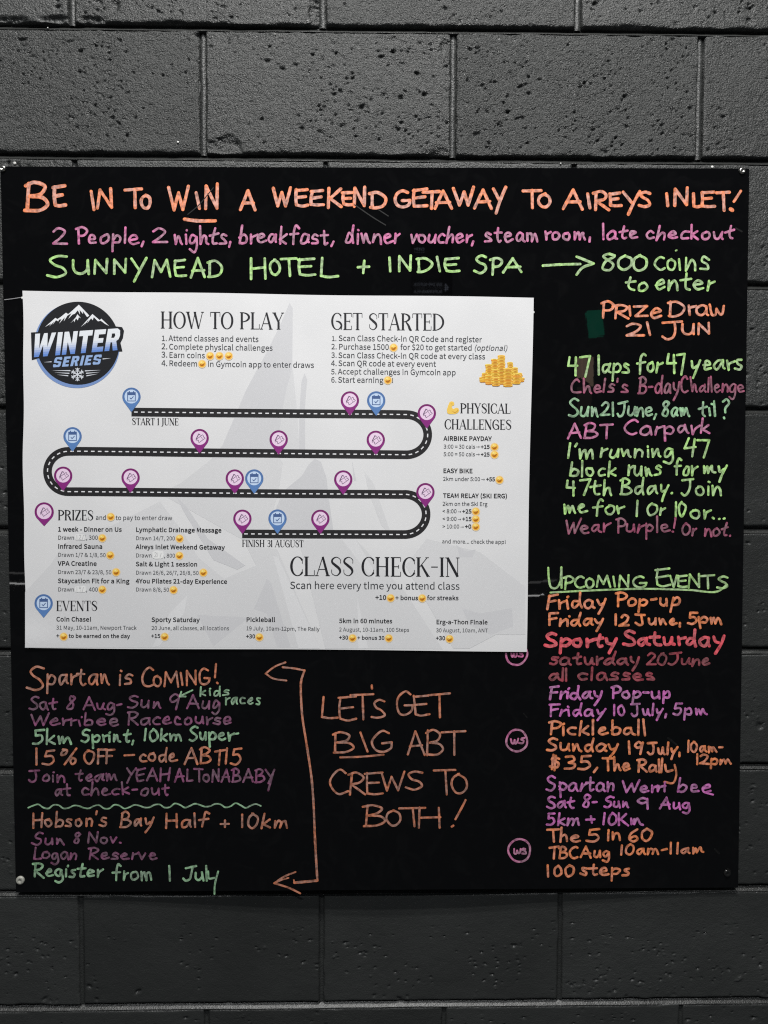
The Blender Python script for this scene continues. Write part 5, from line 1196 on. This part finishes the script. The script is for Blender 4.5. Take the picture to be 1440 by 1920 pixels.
# SERIES
f = Flat(); Q2 = [Lp(346, 624), Lp(768, 598), Lp(762, 686), Lp(336, 714)]
SS = [[(10, 100), (60, 100), (66, 84), (66, 70), (44, 70), (44, 78), (22, 78), (22, 62), (0, 62), (0, 88)], [(0, 62), (22, 62), (66, 52), (66, 38), (44, 38), (0, 48)], [(66, 38), (66, 12), (56, 0), (8, 0), (0, 14), (0, 30), (22, 30), (22, 22), (44, 22), (44, 38)]]
PC2 = {'S': SS, 'E': ES, 'R': RS, 'I': [BL['I']]}
x = 0; LT = [('S', 66), ('E', 56), ('R', 66), ('I', 24), ('E', 56), ('S', 66)]; tot2 = sum(w_ for _, w_ in LT)+16*5
SB = srgb((150, 178, 222))
for ch, w_ in LT:
    for p in PC2[ch]:
        f.poly([band((x+a+0.14*(b-50))/tot2, b/100, Q2) for a, b in p], SB if ch not in 'xx' else SB, (kk % 5)*6e-6); kk += 1
    x += w_+16
f.build('series_lettering', o_logo, 3.6e-4)
f = Flat(); LG = srgb((214, 218, 226))
for a, b in [((248, 668), (320, 664)), ((780, 638), (855, 632))]:
    f = Flat(); f.poly([Lp(a[0], a[1]), Lp(b[0], b[1]-4), Lp(b[0], b[1]+4)] if a[0] < 500 else [Lp(a[0], a[1]-4), Lp(b[0], b[1]), Lp(a[0], a[1]+5)], LG); f.build('speed_line', o_logo, 3e-4)
for i, (a, b) in enumerate([((322, 742), (490, 744)), ((345, 760), (480, 768)), ((368, 780), (470, 790)), ((770, 738), (620, 746)), ((762, 756), (630, 768)), ((740, 772), (634, 790))]):
    f = Flat(); f.poly([Lp(*a), Lp(b[0], b[1]-5), Lp(b[0], b[1]+5)], LG, 1e-5*i); f.build('speed_line', o_logo, 3e-4)
f = Flat(); cx, cy = Lp(553, 778)
for k in range(6):
    a = math.radians(60*k+30*0+90); ux, uy = math.cos(a), math.sin(a); vx, vy = -uy, ux
    f.pen([(cx, cy), (cx+ux*12.5, cy+uy*12.5)], 1.9, LG, k*8e-6)
    for s_, l_ in ((5, 3), (8.5, 3.6)):
        for sg in (-1, 1): f.pen([(cx+ux*s_, cy+uy*s_), (cx+ux*(s_+l_*.8)+vx*sg*l_, cy+uy*(s_+l_*.8)+vy*sg*l_)], 1.6, LG, (6+k)*8e-6)
f.build('snowflake', o_logo, 3e-4)

# lumps of putty peeping out at the corners
for (x, y, r) in [(42.5, 559, 2.6), (999.5, 586, 2.8)]:
    disc('putty_lump', x, y, r, surf_board, 0.0016, M_PUTTY, poster, n=9)

fl = Flat(); fl.pen([(8, 562), (24, 560), (43, 557)], 1.3, srgb((150, 150, 152))); fl.build('corner_line', poster, 1.2e-3, 'thin grey line at the top left corner', surf=surf_board)  # thin grey line running out from the poster corner

# ------------------------------------------------------------------ what the glossy board mirrors: a few things on the far side of the room
def mirror_pt(px, py, lift=0.0, Y=-4.2):
    P = surf_board(np.asarray(px, float), np.asarray(py, float), 0.0); e = 1e-3
    x, z = P[..., 0], P[..., 2]
    gx = (board_y(x+e, z)-board_y(x-e, z))/(2*e); gz = (board_y(x, z+e)-board_y(x, z-e))/(2*e)
    n = np.stack([gx, -np.ones_like(gx), gz], -1); n /= np.linalg.norm(n, axis=-1)[..., None]
    d = P-CAM; d /= np.linalg.norm(d, axis=-1)[..., None]
    r = d-2*(d*n).sum(-1)[..., None]*n
    t = (Y-P[..., 1]+lift)/r[..., 1]
    return P+t[..., None]*r
def glow(name, col, k):
    m_, nt, b = new_mat(name); b.inputs['Base Color'].default_value = (*[c*.3 for c in col], 1)
    b.inputs['Emission Color'].default_value = (*col, 1); b.inputs['Emission Strength'].default_value = k
    return m_
def far_panel(name, corners, mat, label=None, cat=None, parent=None, thick=0.04, Y=-4.2, lift=0.0):
    c = np.array(corners, float); F4 = mirror_pt(c[:, 0], c[:, 1], lift, Y); ce = F4.mean(0)
    V = np.concatenate([F4, F4-np.array([0, thick, 0])])
    F = [(0, 1, 2, 3), (7, 6, 5, 4), (0, 4, 5, 1), (1, 5, 6, 2), (2, 6, 7, 3), (3, 7, 4, 0)]
    o = mesh_obj(name, V, F, mat, parent)
    if cat: o['label'] = label; o['category'] = cat
    return o
far_panel('exit_sign', [(1101, 584), (1128, 581), (1134, 628), (1107, 631)], glow('green_sign_light', (0.03, 0.55, 0.33), 1.0), 'small green lit sign across the room mirrored beside the prize draw', 'sign')
dm = glow('doorway_brown_glow', (0.62, 0.44, 0.33), 2.0); dp = simple('door_timber', (0.05, 0.035, 0.03), 0.5)  # brown glow added to the panes so the mirrored doorway shows
door = empty('glowing_doorway', 'dim brown doorway with an added glow mirrored behind the green laps writing', 'door', tuple(mirror_pt(np.array([1100.]), np.array([830.]))[0]))
for c in [[(1084, 672), (1090, 671), (1091, 706), (1084, 707)], [(1093, 671), (1113, 670), (1113, 722), (1093, 708)]]:
    far_panel('pane', c, dm, parent=door)
far_panel('door_leaf', [(1084, 724), (1110, 724), (1108, 800), (1088, 798)], glow('door_leaf_glow', (0.5, 0.42, 0.36), 0.22), parent=door)  # leaf is no lamp; a weak glow is added for its mirror image
far_panel('strip_light', [(-10, 1093), (1021, 1114.6), (1021, 1116.2), (-10, 1094.2)], glow('strip_light_white', (1, 1, 1), 5.5), 'long thin white strip light across the room, brightest line mirrored beside the poster', 'lamp')
far_panel('strip_light', [(-10, 1073), (1046, 1086), (1046, 1089), (-10, 1075)], glow('strip_light_dim', (1, 1, 1), 0.6), 'long dim strip light across the room just above the brightest one', 'lamp')
# wall screen with an exercise list: reads backwards in the board
scr = far_panel('wall_screen', [(770, 452), (848, 452), (848, 556), (770, 556)], simple('dark_screen', (0.01, 0.01, 0.012), 0.3), 'dark wall screen with faint exercise list mirrored in the board', 'screen', Y=-4.25)
MT = glow('screen_text_light', (0.75, 0.82, 1.0), 0.9)
def mtext(s_, x0, x1, yb):
    """text mirrored in the picture: it runs from x1 back to x0"""
    adv = sum(FONT[c][0] for c in s_); k = (x1-x0)/adv; x = 0; V = []; F = []
    for c in s_:
        a, pts, tri = glyph(c, 1.1)
        b = len(V)
        for p in pts: V.append((x1-(x+p[0])*k, yb-p[1]*k*1.1))
        F += [(b+i, b+j, b+l) for i, j, l in tri]; x += a
    V = np.array(V); P = mirror_pt(V[:, 0], V[:, 1], 0.002, -4.25)
    o = mesh_obj('screen_text', P, F, MT, scr)
mtext('EVERY', 776, 796, 471); mtext('8/8 1HD SUITCA', 776, 829, 537); mtext('SUPERMAN PLA', 776, 829, 549); mtext('4', 833, 841, 545)
